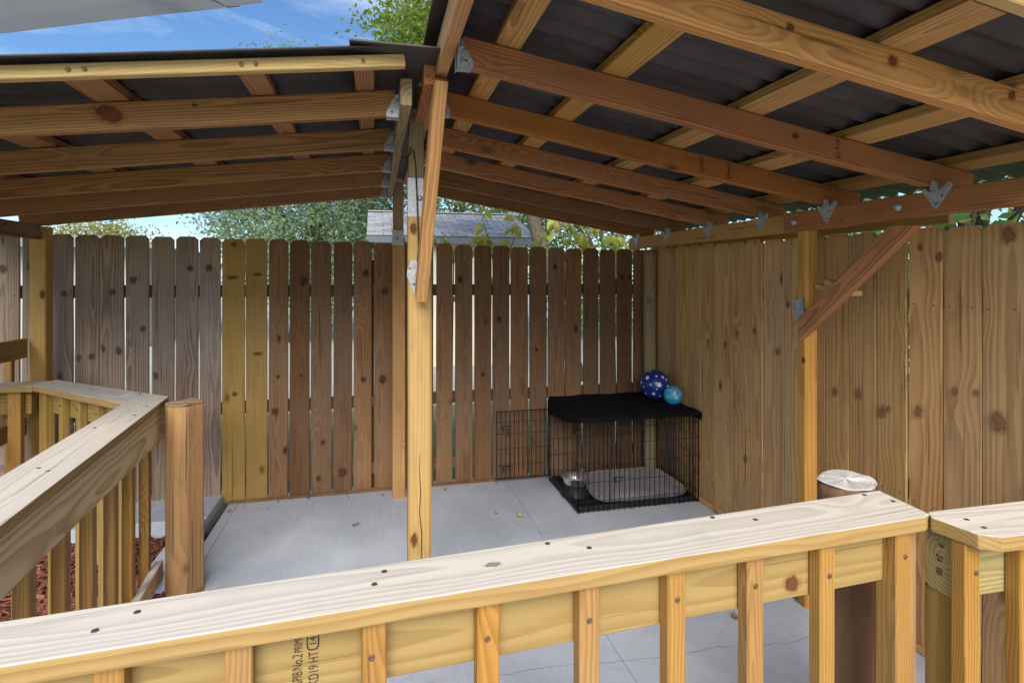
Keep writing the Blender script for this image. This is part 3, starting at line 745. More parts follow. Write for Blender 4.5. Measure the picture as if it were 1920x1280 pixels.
BX = [-0.85, -0.645, -0.437, -0.238, -0.002, 0.222, 0.443, 0.655, 0.866, 1.077]
for i, x in enumerate(BX):
    y = fy(x) + 0.036
    o = board('baluster', (x, y, 0.06), (x, y, 0.917), 0.046, 0.037, (-0.055, 1, 0), M_BAL, fr_, bev=0.003)
    screw((x + random.uniform(-.006, .006), y - 0.0195, 0.845 + random.uniform(-.006, .006)), (0.055, -1, 0), o)
    screw((x + random.uniform(-.006, .006), y - 0.0195, 0.12), (0.055, -1, 0), o)
board('end_post', (1.320, fy(1.320) + 0.048, 0.0), (1.320, fy(1.320) + 0.048, 0.917), 0.05, 0.06, (-0.055, 1, 0), M_BAL, fr_)
screw((1.326, fy(1.326) + 0.0165, 0.852), (0.055, -1, 0), fr_)
board('end_board', (1.375, fy(1.375) + 0.085, 0.0), (1.375, fy(1.375) + 0.085, 0.914), 0.034, 0.089, (-0.055, 1, 0), M_LOG, fr_)
board('bottom_rail', (ax0, fy(ax0) + 0.075, 0.12), (1.26, fy(1.26) + 0.075, 0.12), 0.089, 0.036, (-0.055, 1, 0), M_APRON, fr_)
for (x, y) in ((0.019, 1.218), (-0.001, 1.172), (-0.425, 1.177), (-0.474, 1.132), (0.388, 1.257), (0.474, 1.215), (0.841, 1.294), (0.94, 1.257), (1.346, 1.328), (1.385, 1.272)):
    screw((x, y, ZR_ - 0.0003), (0, 0, 1), fcap)
def text_mesh(s, size, sx=1.0):
    cu = bpy.data.curves.new('txt', 'FONT'); cu.body = s; cu.size = size; cu.align_x = 'LEFT'
    ob = bpy.data.objects.new('txt', cu); col.objects.link(ob)
    dg = bpy.context.evaluated_depsgraph_get()
    me = bpy.data.meshes.new_from_object(ob.evaluated_get(dg))
    bpy.data.objects.remove(ob)
    for v in me.vertices: v.co.x *= sx
    return me
def text_on(s, size, sx, org, xdir, ydir, parent, name='grade_stamp'):
    me = text_mesh(s, size, sx); me.materials.clear()
    x, y = Vector(xdir).normalized(), Vector(ydir).normalized(); z = x.cross(y)
    M = Matrix((x, y, z)).transposed().to_4x4(); M.translation = org
    return mesh_obj(name, me, M_INK, M, parent)
ap_f = lambda x: fy(x) + 0.075 - 0.0195
def stamp_text(t, size, sx, x, z, end=False):
    o = text_on(t, size, sx, (x, ap_f(x), z), (0, 0, 1), (-1, -0.055, 0), apr)
    if end:
        L = max(v.co.x for v in o.data.vertices)
        o.matrix_basis.translation.z -= L
    return o
xt, xt2 = -0.134, -0.105
stamp_text('SPIB', 0.026, 0.55, xt, 0.8245, True)
stamp_text('No.2', 0.026, 0.58, xt, 0.857, True)
stamp_text('PRIME', 0.021, 0.55, xt, 0.860)
stamp_text('KD19 HT', 0.026, 0.62, xt2, 0.857, True)
stamp_text('14', 0.020, 0.9, xt2 - 0.003, 0.868)
bm = bmesh.new()       # the ring round the mill number
pts = []
for q in range(40):
    a = 2 * math.pi * q / 40
    pts.append((abs(math.cos(a)) ** 0.55 * math.copysign(1, math.cos(a)) * 0.0115, abs(math.sin(a)) ** 0.55 * math.copysign(1, math.sin(a)) * 0.018))
Oo = [bm.verts.new((xt2 - 0.010 + p[0], ap_f(xt2), 0.8775 + p[1])) for p in pts]; Ii = [bm.verts.new((xt2 - 0.010 + p[0] * .78, ap_f(xt2), 0.8775 + p[1] * .86)) for p in pts]
for q in range(40): bm.faces.new((Oo[q], Oo[(q + 1) % 40], Ii[(q + 1) % 40], Ii[q]))
mesh_obj('grade_stamp', bm_mesh('ring', bm), M_INK, None, apr)

# right-hand railing
rr = thing('corner_railing', 'short railing at the right edge with clipped cap corners and stamped beam end', 'railing', (1.7, 1.12, 0))
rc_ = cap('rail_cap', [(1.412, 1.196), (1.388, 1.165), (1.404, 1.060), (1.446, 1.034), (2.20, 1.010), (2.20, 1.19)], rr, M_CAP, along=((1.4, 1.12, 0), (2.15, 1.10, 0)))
be = board('rail_beam', (1.418, 1.165, 0.838), (2.205, 1.155, 0.838), 0.158, 0.072, (0, 1, 0), M_BEAM, rr)
text_on('P', 0.024, 0.8, (1.4165, 1.172, 0.885), (0, 0, -1), (0, -1, 0), be, 'size_stamp')
text_on('24', 0.024, 0.8, (1.4165, 1.175, 0.856), (0, 0, -1), (0, -1, 0), be, 'size_stamp')
text_on('08', 0.024, 0.8, (1.4165, 1.175, 0.822), (0, 0, -1), (0, -1, 0), be, 'size_stamp')
board('post', (1.465, 1.172, 0.0), (1.465, 1.172, 0.757), 0.085, 0.085, (0, 1, 0), M_APRON, rr, bev=0.005)
for x in (1.425, 1.60, 1.80, 2.0, 2.18):
    o = board('baluster', (x, 1.107, 0.06), (x, 1.107, 0.917), 0.046, 0.038, (0, 1, 0), M_BAL, rr)
    screw((x + 0.01, 1.0875, 0.845), (0, -1, 0), o)
for (x, y) in ((1.462, 1.132), (1.456, 1.085), (1.70, 1.15), (1.72, 1.07)): screw((x, y, ZR_ - 0.0003), (0, 0, 1), rc_)

# left railing (runs away from the camera), then turns left twice
lr = thing('side_railing', 'pine railing on the left running back and turning left at the log post', 'railing', (-1.0, 2.3, 0))
def lx(y): return -1.037 - 0.083 * (y - 3.275)
lcap = cap('rail_cap', [(lx(1.30), 1.30), (lx(3.275), 3.275), (-1.196, 3.137), (-1.075, 1.30)], lr, M_CAP, along=((-0.97, 1.3, 0), (-1.11, 3.2, 0)))
board('apron_board', (lx(1.3) - 0.026, 1.3, 0.838), (lx(3.24) - 0.026, 3.24, 0.838), 0.158, 0.037, (1, 0.083, 0), M_APRW, lr)
for (y, sy) in ((3.11, 1), (2.87, 1), (2.645, 1), (2.41, 1), (2.18, 1), (1.94, 1), (1.70, 1)):
    o = board('baluster', (lx(y) - 0.066, y, 0.06), (lx(y) - 0.066, y, 0.916), 0.046, 0.042, (1, 0.083, 0), M_BAL, lr)
for y in (3.0, 2.76, 2.53, 2.30, 2.06, 1.82):
    board('baluster', (lx(y) - 0.125, y, 0.06), (lx(y) - 0.125, y, 0.916), 0.040, 0.036, (1, 0.083, 0), M_APRON, lr)
board('bottom_rail', (lx(1.3) - 0.028, 1.3, 0.10), (lx(3.20) - 0.028, 3.20, 0.10), 0.089, 0.037, (1, 0.083, 0), M_APRW, lr)
for (x, y) in ((-1.062, 3.05), (-1.045, 2.86), (-1.055, 2.14), (-1.01, 2.10), (-1.115, 2.66)): screw((x, y, ZR_ - 0.0003), (0, 0, 1), lcap)
bcap = cap('rail_cap', [(-1.038, 3.279), (-1.199, 3.141), (-1.905, 3.80), (-1.868, 3.975)], lr, M_CAP, along=((-1.12, 3.2, 0), (-1.89, 3.88, 0)))
dv = (Vector((-1.905, 3.80, 0)) - Vector((-1.199, 3.141, 0))).normalized(); nv = Vector((dv.y, -dv.x, 0)) * -1
if nv.y > 0: nv = -nv
nin = Vector((-nv.x, -nv.y, 0))
q0, q1 = Vector((-1.20, 3.25, 0)), Vector((-1.86, 3.87, 0))
board('apron_board', q0 + Vector((0, 0, 0.847)) + nin * 0.03, q1 + Vector((0, 0, 0.847)) + nin * 0.03, 0.138, 0.036, nin, M_APRON, lr)
for f in (0.1, 0.32, 0.54, 0.76):
    p = q0.lerp(q1, f) - nin * 0.008
    o = board('baluster', p + Vector((0, 0, 0.06)), p + Vector((0, 0, 0.916)), 0.042, 0.038, nin, M_APRON, lr)
    screw(p - nin * 0.02 + Vector((0, 0, 0.85)), -nin, o)
p = q1 - nin * 0.0; board('post', p + Vector((-0.005, 0.0, 0.0)), p + Vector((-0.005, 0.0, 0.916)), 0.075, 0.05, nin, M_APRON, lr)
for (x, y) in ((-1.24, 3.37), (-1.50, 3.55), (-1.72, 3.84), (-1.80, 3.80)): screw((x, y, ZR_ - 0.0003), (0, 0, 1), bcap)
cap('rail_cap', [(-1.908, 3.803), (-1.872, 3.972), (-2.65, 4.05), (-2.65, 3.90)], lr, M_CAP, z=0.949, along=((-1.9, 3.88, 0), (-2.65, 3.97, 0)))
board('apron_board', (-1.95, 3.905, 0.842), (-2.65, 3.985, 0.842), 0.14, 0.036, (0.11, 1, 0), M_APRON, lr)
for x in (-2.02, -2.28):
    board('baluster', (x, 3.868 - 0.1 * (x + 2.0), 0.06), (x, 3.868 - 0.1 * (x + 2.0), 0.912), 0.07, 0.036, (0.11, 1, 0), M_BAL, lr)
# stepped railing beyond, fixed to the corner post
sr = thing('stair_railing', 'higher railing fixed to the far left corner post in front of the fence', 'railing', (-2.1, 3.9, 0))
board('top_board', (-2.105, 4.112, 1.135), (-2.105, 3.2, 1.135), 0.118, 0.036, (1, 0, 0), M_APRON, sr)
board('lower_board', (-2.105, 4.112, 0.655), (-2.105, 3.2, 0.655), 0.105, 0.036, (1, 0, 0), M_APRON, sr)
for y in (4.05, 3.90, 3.75, 3.6):
    board('baluster', (-2.145, y, 0.2), (-2.145, y, 1.15), 0.036, 0.036, (1, 0, 0), M_BAL, sr)

# log gate posts
def log_post(x, y, r, h, mat, label, seed, yaw, flat, endm=None):
    g = thing('log_post', label, 'post', (x, y, 0))
    o = round_post('log', x, y, 0.0, h, r, mat, g, flat=flat, seed=seed, yaw=yaw)
    # sawn top: slightly domed disc with raised growth rings
    bm = bmesh.new(); n = 40; prev = None
    ringsr = [0.0, 0.12, 0.2, 0.3, 0.38, 0.48, 0.56, 0.66, 0.74, 0.84, 0.93, 1.0]
    rows = []
    for j, f in enumerate(ringsr):
        row = []
        for q in range(n):
            a = 2 * math.pi * q / n
            yy, zz = r * math.cos(a), max(-r * flat, min(r * flat, r * math.sin(a)))
            w = f * (1 + 0.09 * noise.noise((math.cos(a) * 2.2, math.sin(a) * 2.2, seed + f * 0.4))) * 1.03
            row.append(bm.verts.new((h * 0 + 0.003 + (0.0007 if j % 2 else 0.0) + 0.008 * noise.noise((yy * 20, zz * 20, seed)) + (0.004 if f < 0.95 else 0), yy * w, zz * w)))
        rows.append(row)
    for a, b in zip(rows, rows[1:]):
        for q in range(n): bm.faces.new((a[q], a[(q + 1) % n], b[(q + 1) % n], b[q]))
    bmesh.ops.remove_doubles(bm, verts=bm.verts, dist=1e-5)
    bmesh.ops.recalc_face_normals(bm, faces=bm.faces)
    mesh_obj('sawn_top', bm_mesh('sawn_top', bm), endm or M_END, upright((x, y, h), yaw), g)
    return o, g
def end_mat(name='silvered_end_grain', c1=(0.55, 0.54, 0.53), c2=(0.42, 0.41, 0.40), c3=(0.44, 0.41, 0.37)):
    k = NT(name); tc = k.n('ShaderNodeTexCoord'); sp = k.n('ShaderNodeSeparateXYZ'); k.l(tc.outputs['Object'], sp.inputs[0])
    n = k.noise(tc.outputs['Object'], 22.0, 3.0, 0.5)
    y = k.math('ADD', sp.outputs[1], 0.015); z = k.math('ADD', sp.outputs[2], -0.01)
    r = k.math('SQRT', k.math('ADD', k.math('MULTIPLY', y, y), k.math('MULTIPLY', z, z)))
    r = k.math('ADD', r, k.math('MULTIPLY', n, 0.014))
    ph = k.math('FRACT', k.math('MULTIPLY', r, 95.0))
    c = k.mix(k.ramp(ph, 0.6, 0.95), c1, c2)
    g = k.noise(tc.outputs['Object'], 60.0, 4.0, 0.6)
    c = k.mix(k.math('MULTIPLY', k.ramp(g, 0.45, 0.7), 0.6), c, c3)
    k.l(c, k.p.inputs['Base Color']); k.p.inputs['Roughness'].default_value = 0.75
    return k.m
M_END = end_mat()
M_ENDB = end_mat('brown_end_grain', (0.42, 0.29, 0.17), (0.26, 0.16, 0.085), (0.33, 0.24, 0.16))
lo, lg = log_post(-0.918, 3.125, 0.083, 0.945, M_LOG, 'round-sided brown log post at the end of the left railing', 2, 1.05, 0.78, M_ENDB)
for (dx, z0_, z1_, w_) in ((0.030, 0.52, 0.95, 0.0016), (-0.028, 0.2, 0.62, 0.0013), (0.052, 0.05, 0.45, 0.0012)):
    bm = bmesh.new(); n_ = 8; L1, L2 = [], []
    for q in range(n_ + 1):
        t = q / n_; zz = z0_ + (z1_ - z0_) * t; xx = -0.918 + dx + 0.004 * noise.noise((zz * 9, dx * 50, 0)); yy = 3.125 - math.sqrt(max(0.0001, 0.0845 ** 2 - dx * dx)) - 0.0006
        ww = w_ * math.sin(math.pi * min(0.98, t * 0.9 + 0.08)); L1.append(bm.verts.new((xx - ww, yy, zz))); L2.append(bm.verts.new((xx + ww, yy, zz)))
    for q in range(n_): bm.faces.new((L1[q], L2[q], L2[q + 1], L1[q + 1]))
    mesh_obj('drying_check', bm_mesh('check', bm), M_INK, None, lo)
for z in (0.62, 0.06): screw((-0.925, 3.054, z), (0, -1, 0), lo)
log_post(1.452, 1.500, 0.087, 0.925, M_LOGD, 'dark log post with silvery sawn top behind the front railing', 9, 0.6, 0.86)

# a nail left lying on the cap
na = thing('loose_nail', 'loose steel nail lying on the left railing cap near its corner', 'nail', (-1.22, 3.33, ZR_))
mesh_obj('shank', tubes('shank', [[(-1.335, 3.375, ZR_ + 0.003), (-1.195, 3.335, ZR_ + 0.004)]], 0.0028, 8), M_STEEL, None, na)
mesh_obj('head', lathe_mesh('head', [(0, 0), (0.007, 0), (0.007, 0.002), (0, 0.002)], 12), M_STEEL, facing((-1.195, 3.335, ZR_ + 0.007), (0.96, -0.27, 0.05)), na)

# ------------------------------------------------------------------ dog crate and what is in it
X0, X1, Y0, Y1, H_ = 1.312, 2.205, 3.565, 4.205, 0.625
cr = thing('dog_crate', 'black wire dog crate with its side door swung open by the fence', 'dog crate', (1.76, 3.88, 0))
wr, wr2 = 0.0031, 0.0042
def panel(name, org, u, v, lu, lv, nu, hv, parent, skip=None, frame_r=wr2):
    """wire grid: nu vertical wires across lu, horizontals at hv"""
    org, u, v = Vector(org), Vector(u), Vector(v); bm = bmesh.new()
    for i in range(nu + 1):
        a = lu * i / nu
        if skip and skip[0] < a < skip[1]:
            tube_into(bm, [org + u * a + v * skip[3], org + u * a + v * lv], wr, 5) if skip[3] < lv else None
            tube_into(bm, [org + u * a, org + u * a + v * skip[2]], wr, 5) if skip[2] > 0 else None
        else:
            tube_into(bm, [org + u * a, org + u * a + v * lv], frame_r if i in (0, nu) else wr, 5)
    for h in hv:
        r_ = frame_r if h in (hv[0], hv[-1]) else 0.002
        if skip and skip[2] < h < skip[3]:
            for (s0, s1) in ((0, skip[0]), (skip[1], lu)):
                if s1 - s0 > 0.01: tube_into(bm, [org + u * s0 + v * h, org + u * s1 + v * h], r_, 5)
        else:
            tube_into(bm, [org + u * 0 + v * h, org + u * lu + v * h], r_, 5)
    bmesh.ops.recalc_face_normals(bm, faces=bm.faces)
    return mesh_obj(name, bm_mesh(name, bm, True), M_BLACKW, None, parent)
HV = [0.012, 0.075, 0.20, 0.325, 0.45, 0.56, H_]
fp = panel('front_panel', (X0, Y0, 0), (1, 0, 0), (0, 0, 1), X1 - X0, H_, 24, HV, cr)
panel('back_panel', (X0, Y1, 0), (1, 0, 0), (0, 0, 1), X1 - X0, H_, 24, HV, cr)
panel('right_panel', (X1, Y0, 0), (0, 1, 0), (0, 0, 1), Y1 - Y0, H_, 17, HV, cr)
panel('left_panel', (X0, Y0, 0), (0, 1, 0), (0, 0, 1), Y1 - Y0, H_, 17, HV, cr, skip=(0.13, 0.60, 0.06, 0.57))
panel('top_panel', (X0, Y0, H_), (1, 0, 0), (0, 1, 0), X1 - X0, Y1 - Y0, 24, [0, 0.16, 0.32, 0.48, Y1 - Y0], cr)
dr = panel('door', (0.895, 4.20, 0.045), (1, 0, 0), (0, 0, 1), 0.41, 0.51, 12, [0, 0.105, 0.225, 0.34, 0.43, 0.51], cr)
def latch(px, y, z, parent, s=1.0):
    w, h = 0.05 * s, 0.03 * s
    return mesh_obj('latch', tubes('latch', [[(px - w / 2, y, z - h / 2), (px + w / 2, y, z - h / 2), (px + w / 2, y, z + h / 2), (px - w / 2, y, z + h / 2), (px - w / 2, y, z - h / 2)], [(px - w, y, z + h * .3), (px + w, y, z + h * .3)], [(px - w * .4, y, z - h), (px - w * .4, y, z + h * .5)]], 0.0027, 6), M_BLACKW, None, parent)
latch(0.965, 4.192, 0.43, dr); latch(0.965, 4.192, 0.13, dr); latch(1.60, Y0 - 0.006, 0.21, fp)
# front door frame on the front panel
mesh_obj('door_frame', tubes('door_frame', [[(1.545, Y0 - 0.003, 0.06), (1.545, Y0 - 0.003, 0.55), (1.96, Y0 - 0.003, 0.55), (1.96, Y0 - 0.003, 0.06), (1.545, Y0 - 0.003, 0.06)]], 0.0026, 6), M_BLACKW, None, fp)
# feet hooks along the bottom
for x in (1.33, 1.52, 1.70, 1.88, 2.06, 2.19):
    mesh_obj('base_hook', tubes('hook', [[(x, Y0 - 0.003, 0.03), (x, Y0 - 0.006, 0.004), (x, Y0 + 0.02, 0.004)]], 0.0026, 5), M_BLACKW, None, cr)
# tray
bm = bmesh.new()
def tray():
    o0 = [(X0 + .012, Y0 + .012), (X1 - .012, Y0 + .012), (X1 - .012, Y1 - .012), (X0 + .012, Y1 - .012)]
    i0 = [(X0 + .03, Y0 + .03), (X1 - .03, Y0 + .03), (X1 - .03, Y1 - .03), (X0 + .03, Y1 - .03)]
    L = [[bm.verts.new((x, y, z)) for (x, y) in pts] for pts, z in ((o0, .006), (o0, .038), (i0, .038), (i0, .014))]
    for a, b in zip(L, L[1:]):
        for q in range(4): bm.faces.new((a[q], a[(q + 1) % 4], b[(q + 1) % 4], b[q]))
    bm.faces.new(L[0][::-1]); bm.faces.new(L[-1])
    bmesh.ops.recalc_face_normals(bm, faces=bm.faces)
    bmesh.ops.bevel(bm, geom=list(bm.edges), offset=0.004, segments=2, affect='EDGES')
tray()
mesh_obj('tray', bm_mesh('tray', bm), M_TRAY, None, cr)
# cushion
def fabric(name, c1, c2, sc_=90, rough=0.95, sheen=0.3):
    k = NT(name); tc = k.n('ShaderNodeTexCoord')
    f = k.noise(tc.outputs['Object'], 7.0, 4.0, 0.6); g = k.noise(tc.outputs['Object'], sc_ * 4, 2.0, 0.6)
    k.l(k.mix(k.ramp(f, 0.3, 0.7), c1, c2), k.p.inputs['Base Color']); k.p.inputs['Roughness'].default_value = rough
    k.p.inputs['Sheen Weight'].default_value = sheen
    k.p.inputs['Specular IOR Level'].default_value = 0.15
    k.bump(g, 0.5, 0.002)
    return k.m
bm = bmesh.new(); nx, ny = 30, 22; rows = []
xa, xb, ya, yb = 1.50, 2.185, 3.60, 4.13
for j in range(ny + 1):
    for i in range(nx + 1):
        u, v = i / nx * 2 - 1, j / ny * 2 - 1
        su = math.copysign(1 - (1 - abs(u)) ** 1.6, u); sv = math.copysign(1 - (1 - abs(v)) ** 1.6, v)
        # rounded rectangle
        q = (abs(su) ** 5 + abs(sv) ** 5) ** 0.2
        m = max(abs(su), abs(sv)); f = m / q if q > 1e-6 else 1
        x = (xa + xb) / 2 + su * f * (xb - xa) / 2; y = (ya + yb) / 2 + sv * f * (yb - ya) / 2
        e = max(0.0, 1 - m ** 6)
        h = 0.055 * e ** 0.45 + 0.010 * noise.noise((x * 6, y * 6, 1.3)) * e + 0.004 * noise.noise((x * 22, y * 22, 4)) * e
        x += 0.06 * (1 - (y - ya) / (yb - ya)) * -0.5 if u < 0 else 0
        rows.append((bm.verts.new((x, y, 0.042 + h)), bm.verts.new((x, y, 0.042 - 0.022 * e ** 0.5))))
for j in range(ny):
    for i in range(nx):
        a, b, c, d = (j * (nx + 1) + i, j * (nx + 1) + i + 1, (j + 1) * (nx + 1) + i + 1, (j + 1) * (nx + 1) + i)
        bm.faces.new([rows[q][0] for q in (a, b, c, d)]); bm.faces.new([rows[q][1] for q in (d, c, b, a)])
bmesh.ops.remove_doubles(bm, verts=bm.verts, dist=1e-4)
bed = mesh_obj('dog_bed', bm_mesh('dog_bed', bm, True), fabric('bed_grey', (0.16, 0.15, 0.155), (0.24, 0.225, 0.235)))
tag(bed, 'flat grey dog cushion lying inside the wire crate', 'dog bed')
# bowl on its holder
bw = thing('dog_bowl', 'shiny steel dog bowl on a dark stand inside the crate', 'bowl', (1.392, 3.85, 0.015))
mesh_obj('bowl', lathe_mesh('bowl', [(0.0, 0.088), (0.060, 0.090), (0.072, 0.105), (0.086, 0.150), (0.099, 0.156), (0.100, 0.152), (0.089, 0.144), (0.076, 0.10), (0.062, 0.084), (0.0, 0.083)], 36), M_CHROME, Matrix.Translation((1.392, 3.85, 0.0)), bw)
mesh_obj('stand', lathe_mesh('stand', [(0.098, 0.016), (0.098, 0.024), (0.084, 0.04), (0.080, 0.095), (0.074, 0.096), (0.070, 0.05), (0.0, 0.05), (0.0, 0.016)], 30), M_TRAY, Matrix.Translation((1.392, 3.85, 0.0)), bw)
# black cover draped on top
bm = bmesh.new(); nx, ny = 44, 30
xa, xb, ya, yb = X0 - 0.006, X1 + 0.012, Y0 - 0.012, Y1 + 0.004
rc = random.Random(5)
def cov(u, v):
    # u,v run past the edge to make the drop
    du, dv2 = 0.09, 0.035
    W, D = xb - xa, yb - ya
    s = u * (W + 2 * du) - du; t = v * (D + dv2) - dv2
    x = xa + min(max(s, 0), W); y = ya + min(max(t, 0), D)
    z = H_ + 0.013
    if s < 0: x -= 0.006
    if s > W: x += 0.005
    if t < 0: y -= 0.004
    fb_ = min(max(t, 0) / D, 1.0)
    z -= 0.9 * max(-s * (0.3 + 1.15 * fb_ ** 0.6), (s - W) * (0.75 + 0.3 * fb_), -t * (1.0 if 0 <= s <= W else 0.3), 0.0)
    inside = 0 <= s <= W and 0 <= t <= D
    z += (0.010 if inside else 0.002) * noise.noise((x * 5, y * 5, 3)) + (0.004 if inside else 0.001) * noise.noise((x * 15, y * 15, 8))
    if inside: z += 0.018 * math.exp(-((y - yb) / 0.06) ** 2) * (0.6 + 0.6 * noise.noise((x * 4, 2, 2)))
    if not inside: y += 0.004 * noise.noise((x * 25, z * 10, 1)); x += 0.004 * noise.noise((y * 25, z * 10, 1))
    return (x, y, z)
top = [[bm.verts.new(cov(i / nx, j / ny)) for i in range(nx + 1)] for j in range(ny + 1)]
for j in range(ny):
    for i in range(nx): bm.faces.new((top[j][i], top[j][i + 1], top[j + 1][i + 1], top[j + 1][i]))
bmesh.ops.recalc_face_normals(bm, faces=bm.faces)
bmesh.ops.solidify(bm, geom=list(bm.faces), thickness=0.007)
cv = mesh_obj('crate_cover', bm_mesh('crate_cover', bm, True), fabric('black_fleece', (0.004, 0.004, 0.005), (0.008, 0.008, 0.011), 60, 1.0, 0.0))
tag(cv, 'black fleece cover draped over the top of the wire crate', 'blanket')
# balls
def ball(name, loc, r, mat, label):
    g = thing(name, label, 'ball', (loc[0], loc[1], loc[2] - r))
    bm = bmesh.new(); bmesh.ops.create_uvsphere(bm, u_segments=48, v_segments=28, radius=r)
    mesh_obj('shell', bm_mesh('shell', bm, True), mat, Matrix.Translation(loc), g)
    return g
def decal(parent, c, r, d, outline, mat, name, lift=1.004, roll=0.0):
    d = Vector(d).normalized(); c = Vector(c)
    ref = Vector((0, 0, 1)); u = ref.cross(d).normalized(); v = d.cross(u)
    bm = bmesh.new(); cen = bm.verts.new(c + d * r * lift); ring = []; mid = []
    for (a, b) in outline:
        a, b = a * math.cos(roll) - b * math.sin(roll), a * math.sin(roll) + b * math.cos(roll)
        mid.append(bm.verts.new(c + (d * r + (u * a + v * b) * 0.5).normalized() * r * lift))
        ring.append(bm.verts.new(c + (d * r + u * a + v * b).normalized() * r * lift))
    n = len(ring)
    for i in range(n):
        bm.faces.new((cen, mid[i], mid[(i + 1) % n])); bm.faces.new((mid[i], ring[i], ring[(i + 1) % n], mid[(i + 1) % n]))
    bmesh.ops.recalc_face_normals(bm, faces=bm.faces)
    return mesh_obj(name, bm_mesh(name, bm), mat, None, parent)
def star(s): return [((s if i % 2 == 0 else s * 0.45) * math.sin(i * math.pi / 5), (s if i % 2 == 0 else s * 0.45) * math.cos(i * math.pi / 5)) for i in range(10)]
M_BB = plain('ball_blue', (0.012, 0.035, 0.20), 0.32, 0, 0.5, 0.1, 8); M_BW = plain('ball_white', (0.78, 0.80, 0.84), 0.4)
M_BC = plain('ball_cyan', (0.03, 0.36, 0.62), 0.35, 0, 0.5, 0.12, 30); M_BR = plain('ball_red', (0.75, 0.13, 0.09), 0.4); M_BG = plain('ball_green', (0.22, 0.62, 0.22), 0.4); M_BY = plain('ball_yellow', (0.65, 0.62, 0.15), 0.4)
bc = (2.060, 3.925, H_ + 0.026 + 0.110)
b1 = ball('star_ball', bc, 0.110, M_BB, 'larger dark blue ball with white stars on the crate cover')
vd = (Vector((0, 0, 1.57)) - Vector(bc)).normalized()
vr = Vector((0, 0, 1)).cross(vd).normalized(); vu = vd.cross(vr)
rs = random.Random(2)
for (a, b, s) in ((-0.5, 0.42, .022), (0.28, -0.02, .025), (0.10, 0.55, .011), (-0.28, -0.02, .0095), (-0.08, -0.62, .017), (0.35, -0.75, .013), (0.52, 0.5, .016), (-0.75, -0.2, .011), (-0.9, 0.1, .018), (-0.3, 0.86, .012), (0.75, 0.35, .013), (-0.62, -0.62, .012), (0.12, -0.3, .007), (0.85, -0.1, .02)):
    d = vd * math.sqrt(max(0.02, 1 - min(0.98, a * a + b * b))) + vr * a + vu * b
    decal(b1, bc, 0.110, d, star(s), M_BW, 'star', roll=rs.uniform(0, 6))
for i in range(16):
    d = Vector((rs.gauss(0, 1), rs.gauss(0, 1), rs.gauss(0, 1))).normalized()
    if d.dot(vd) < 0: decal(b1, bc, 0.110, d, star(rs.uniform(.012, .024)), M_BW, 'star', roll=rs.uniform(0, 6))
bc2 = (2.115, 3.755, H_ + 0.017 + 0.069)
b2 = ball('treat_ball', bc2, 0.069, M_BC, 'smaller light blue ball with coloured spots beside the star ball')
vd = (Vector((0, 0, 1.57)) - Vector(bc2)).normalized(); vr = Vector((0, 0, 1)).cross(vd).normalized(); vu = vd.cross(vr)
def ell(a, b): return [(a * math.cos(q * math.pi / 8), b * math.sin(q * math.pi / 8)) for q in range(16)]
for (a, b, s, m, l) in ((0.12, 0.42, (.014, .011), M_BR, 1.005), (0.35, -0.22, (.013, .014), M_BY, 1.005), (0.35, -0.22, (.009, .010), M_BG, 1.009), (0.16, 0.30, (.007, .005), M_BW, 1.007), (-0.45, -0.2, (.02, .003), M_BY, 1.005), (-0.4, 0.5, (.022, .003), M_BY, 1.005), (0.75, 0.3, (.01, .012), M_BR, 1.005)):
    d = vd * math.sqrt(1 - a * a - b * b) + vr * a + vu * b
    decal(b2, bc2, 0.069, d, ell(*s), m, 'spot', l)

# ------------------------------------------------------------------ prominent knots and checks in the wood
def knot_mat(name, core, rim, halo):
    k = NT(name); tc = k.n('ShaderNodeTexCoord'); oi = k.n('ShaderNodeObjectInfo'); sp = k.n('ShaderNodeSeparateXYZ'); k.l(tc.outputs['Object'], sp.inputs[0])
    x, y = sp.outputs[0], sp.outputs[1]
    n = k.noise(k.comb(x, y, k.math('MULTIPLY', oi.outputs['Random'], 40.0)), 2.6, 3.0, 0.55)
    r = k.math('SQRT', k.math('ADD', k.math('MULTIPLY', x, x), k.math('MULTIPLY', y, y)))
    r = k.math('ADD', r, k.math('MULTIPLY', k.math('SUBTRACT', n, 0.5), 0.75))
    ph = k.math('FRACT', k.math('MULTIPLY', r, 9.0))
    c = k.mix(k.ramp(ph, 0.3, 0.9), core, tuple(v * 0.6 for v in core))
    c = k.mix(k.math('MULTIPLY', k.ramp(r, 0.34, 0.42), k.ramp(r, 0.50, 0.44)), c, rim)
    c = k.mix(k.ramp(r, 0.46, 0.54), c, halo)
    k.l(c, k.p.inputs['Base Color']); k.p.inputs['Roughness'].default_value = 0.75; k.p.inputs['Specular IOR Level'].default_value = 0.25
    al = k.math('MULTIPLY', k.ramp(r, 0.86, 0.46), k.ramp(r, 0.36, 0.60, 0.78, 0.42))
    k.l(al, k.p.inputs['Alpha'])
    return k.m
KM_DARK = knot_mat('knot_dark', (0.10, 0.048, 0.026), (0.045, 0.022, 0.014), (0.115, 0.055, 0.028))
KM_GREY = knot_mat('knot_grey', (0.125, 0.085, 0.070), (0.050, 0.034, 0.030), (0.15, 0.105, 0.088))
KM_TAN = knot_mat('knot_tan', (0.30, 0.160, 0.076), (0.15, 0.078, 0.040), (0.31, 0.17, 0.080))
KM_RED = knot_mat('knot_red', (0.19, 0.060, 0.022), (0.09, 0.028, 0.012), (0.33, 0.15, 0.05))
KM_PALE = knot_mat('knot_pale', (0.42, 0.34, 0.27), (0.20, 0.13, 0.09), (0.58, 0.50, 0.42))
KM_SMEAR = knot_mat('grain_smear', (0.16, 0.088, 0.022), (0.14, 0.075, 0.018), (0.24, 0.14, 0.035))
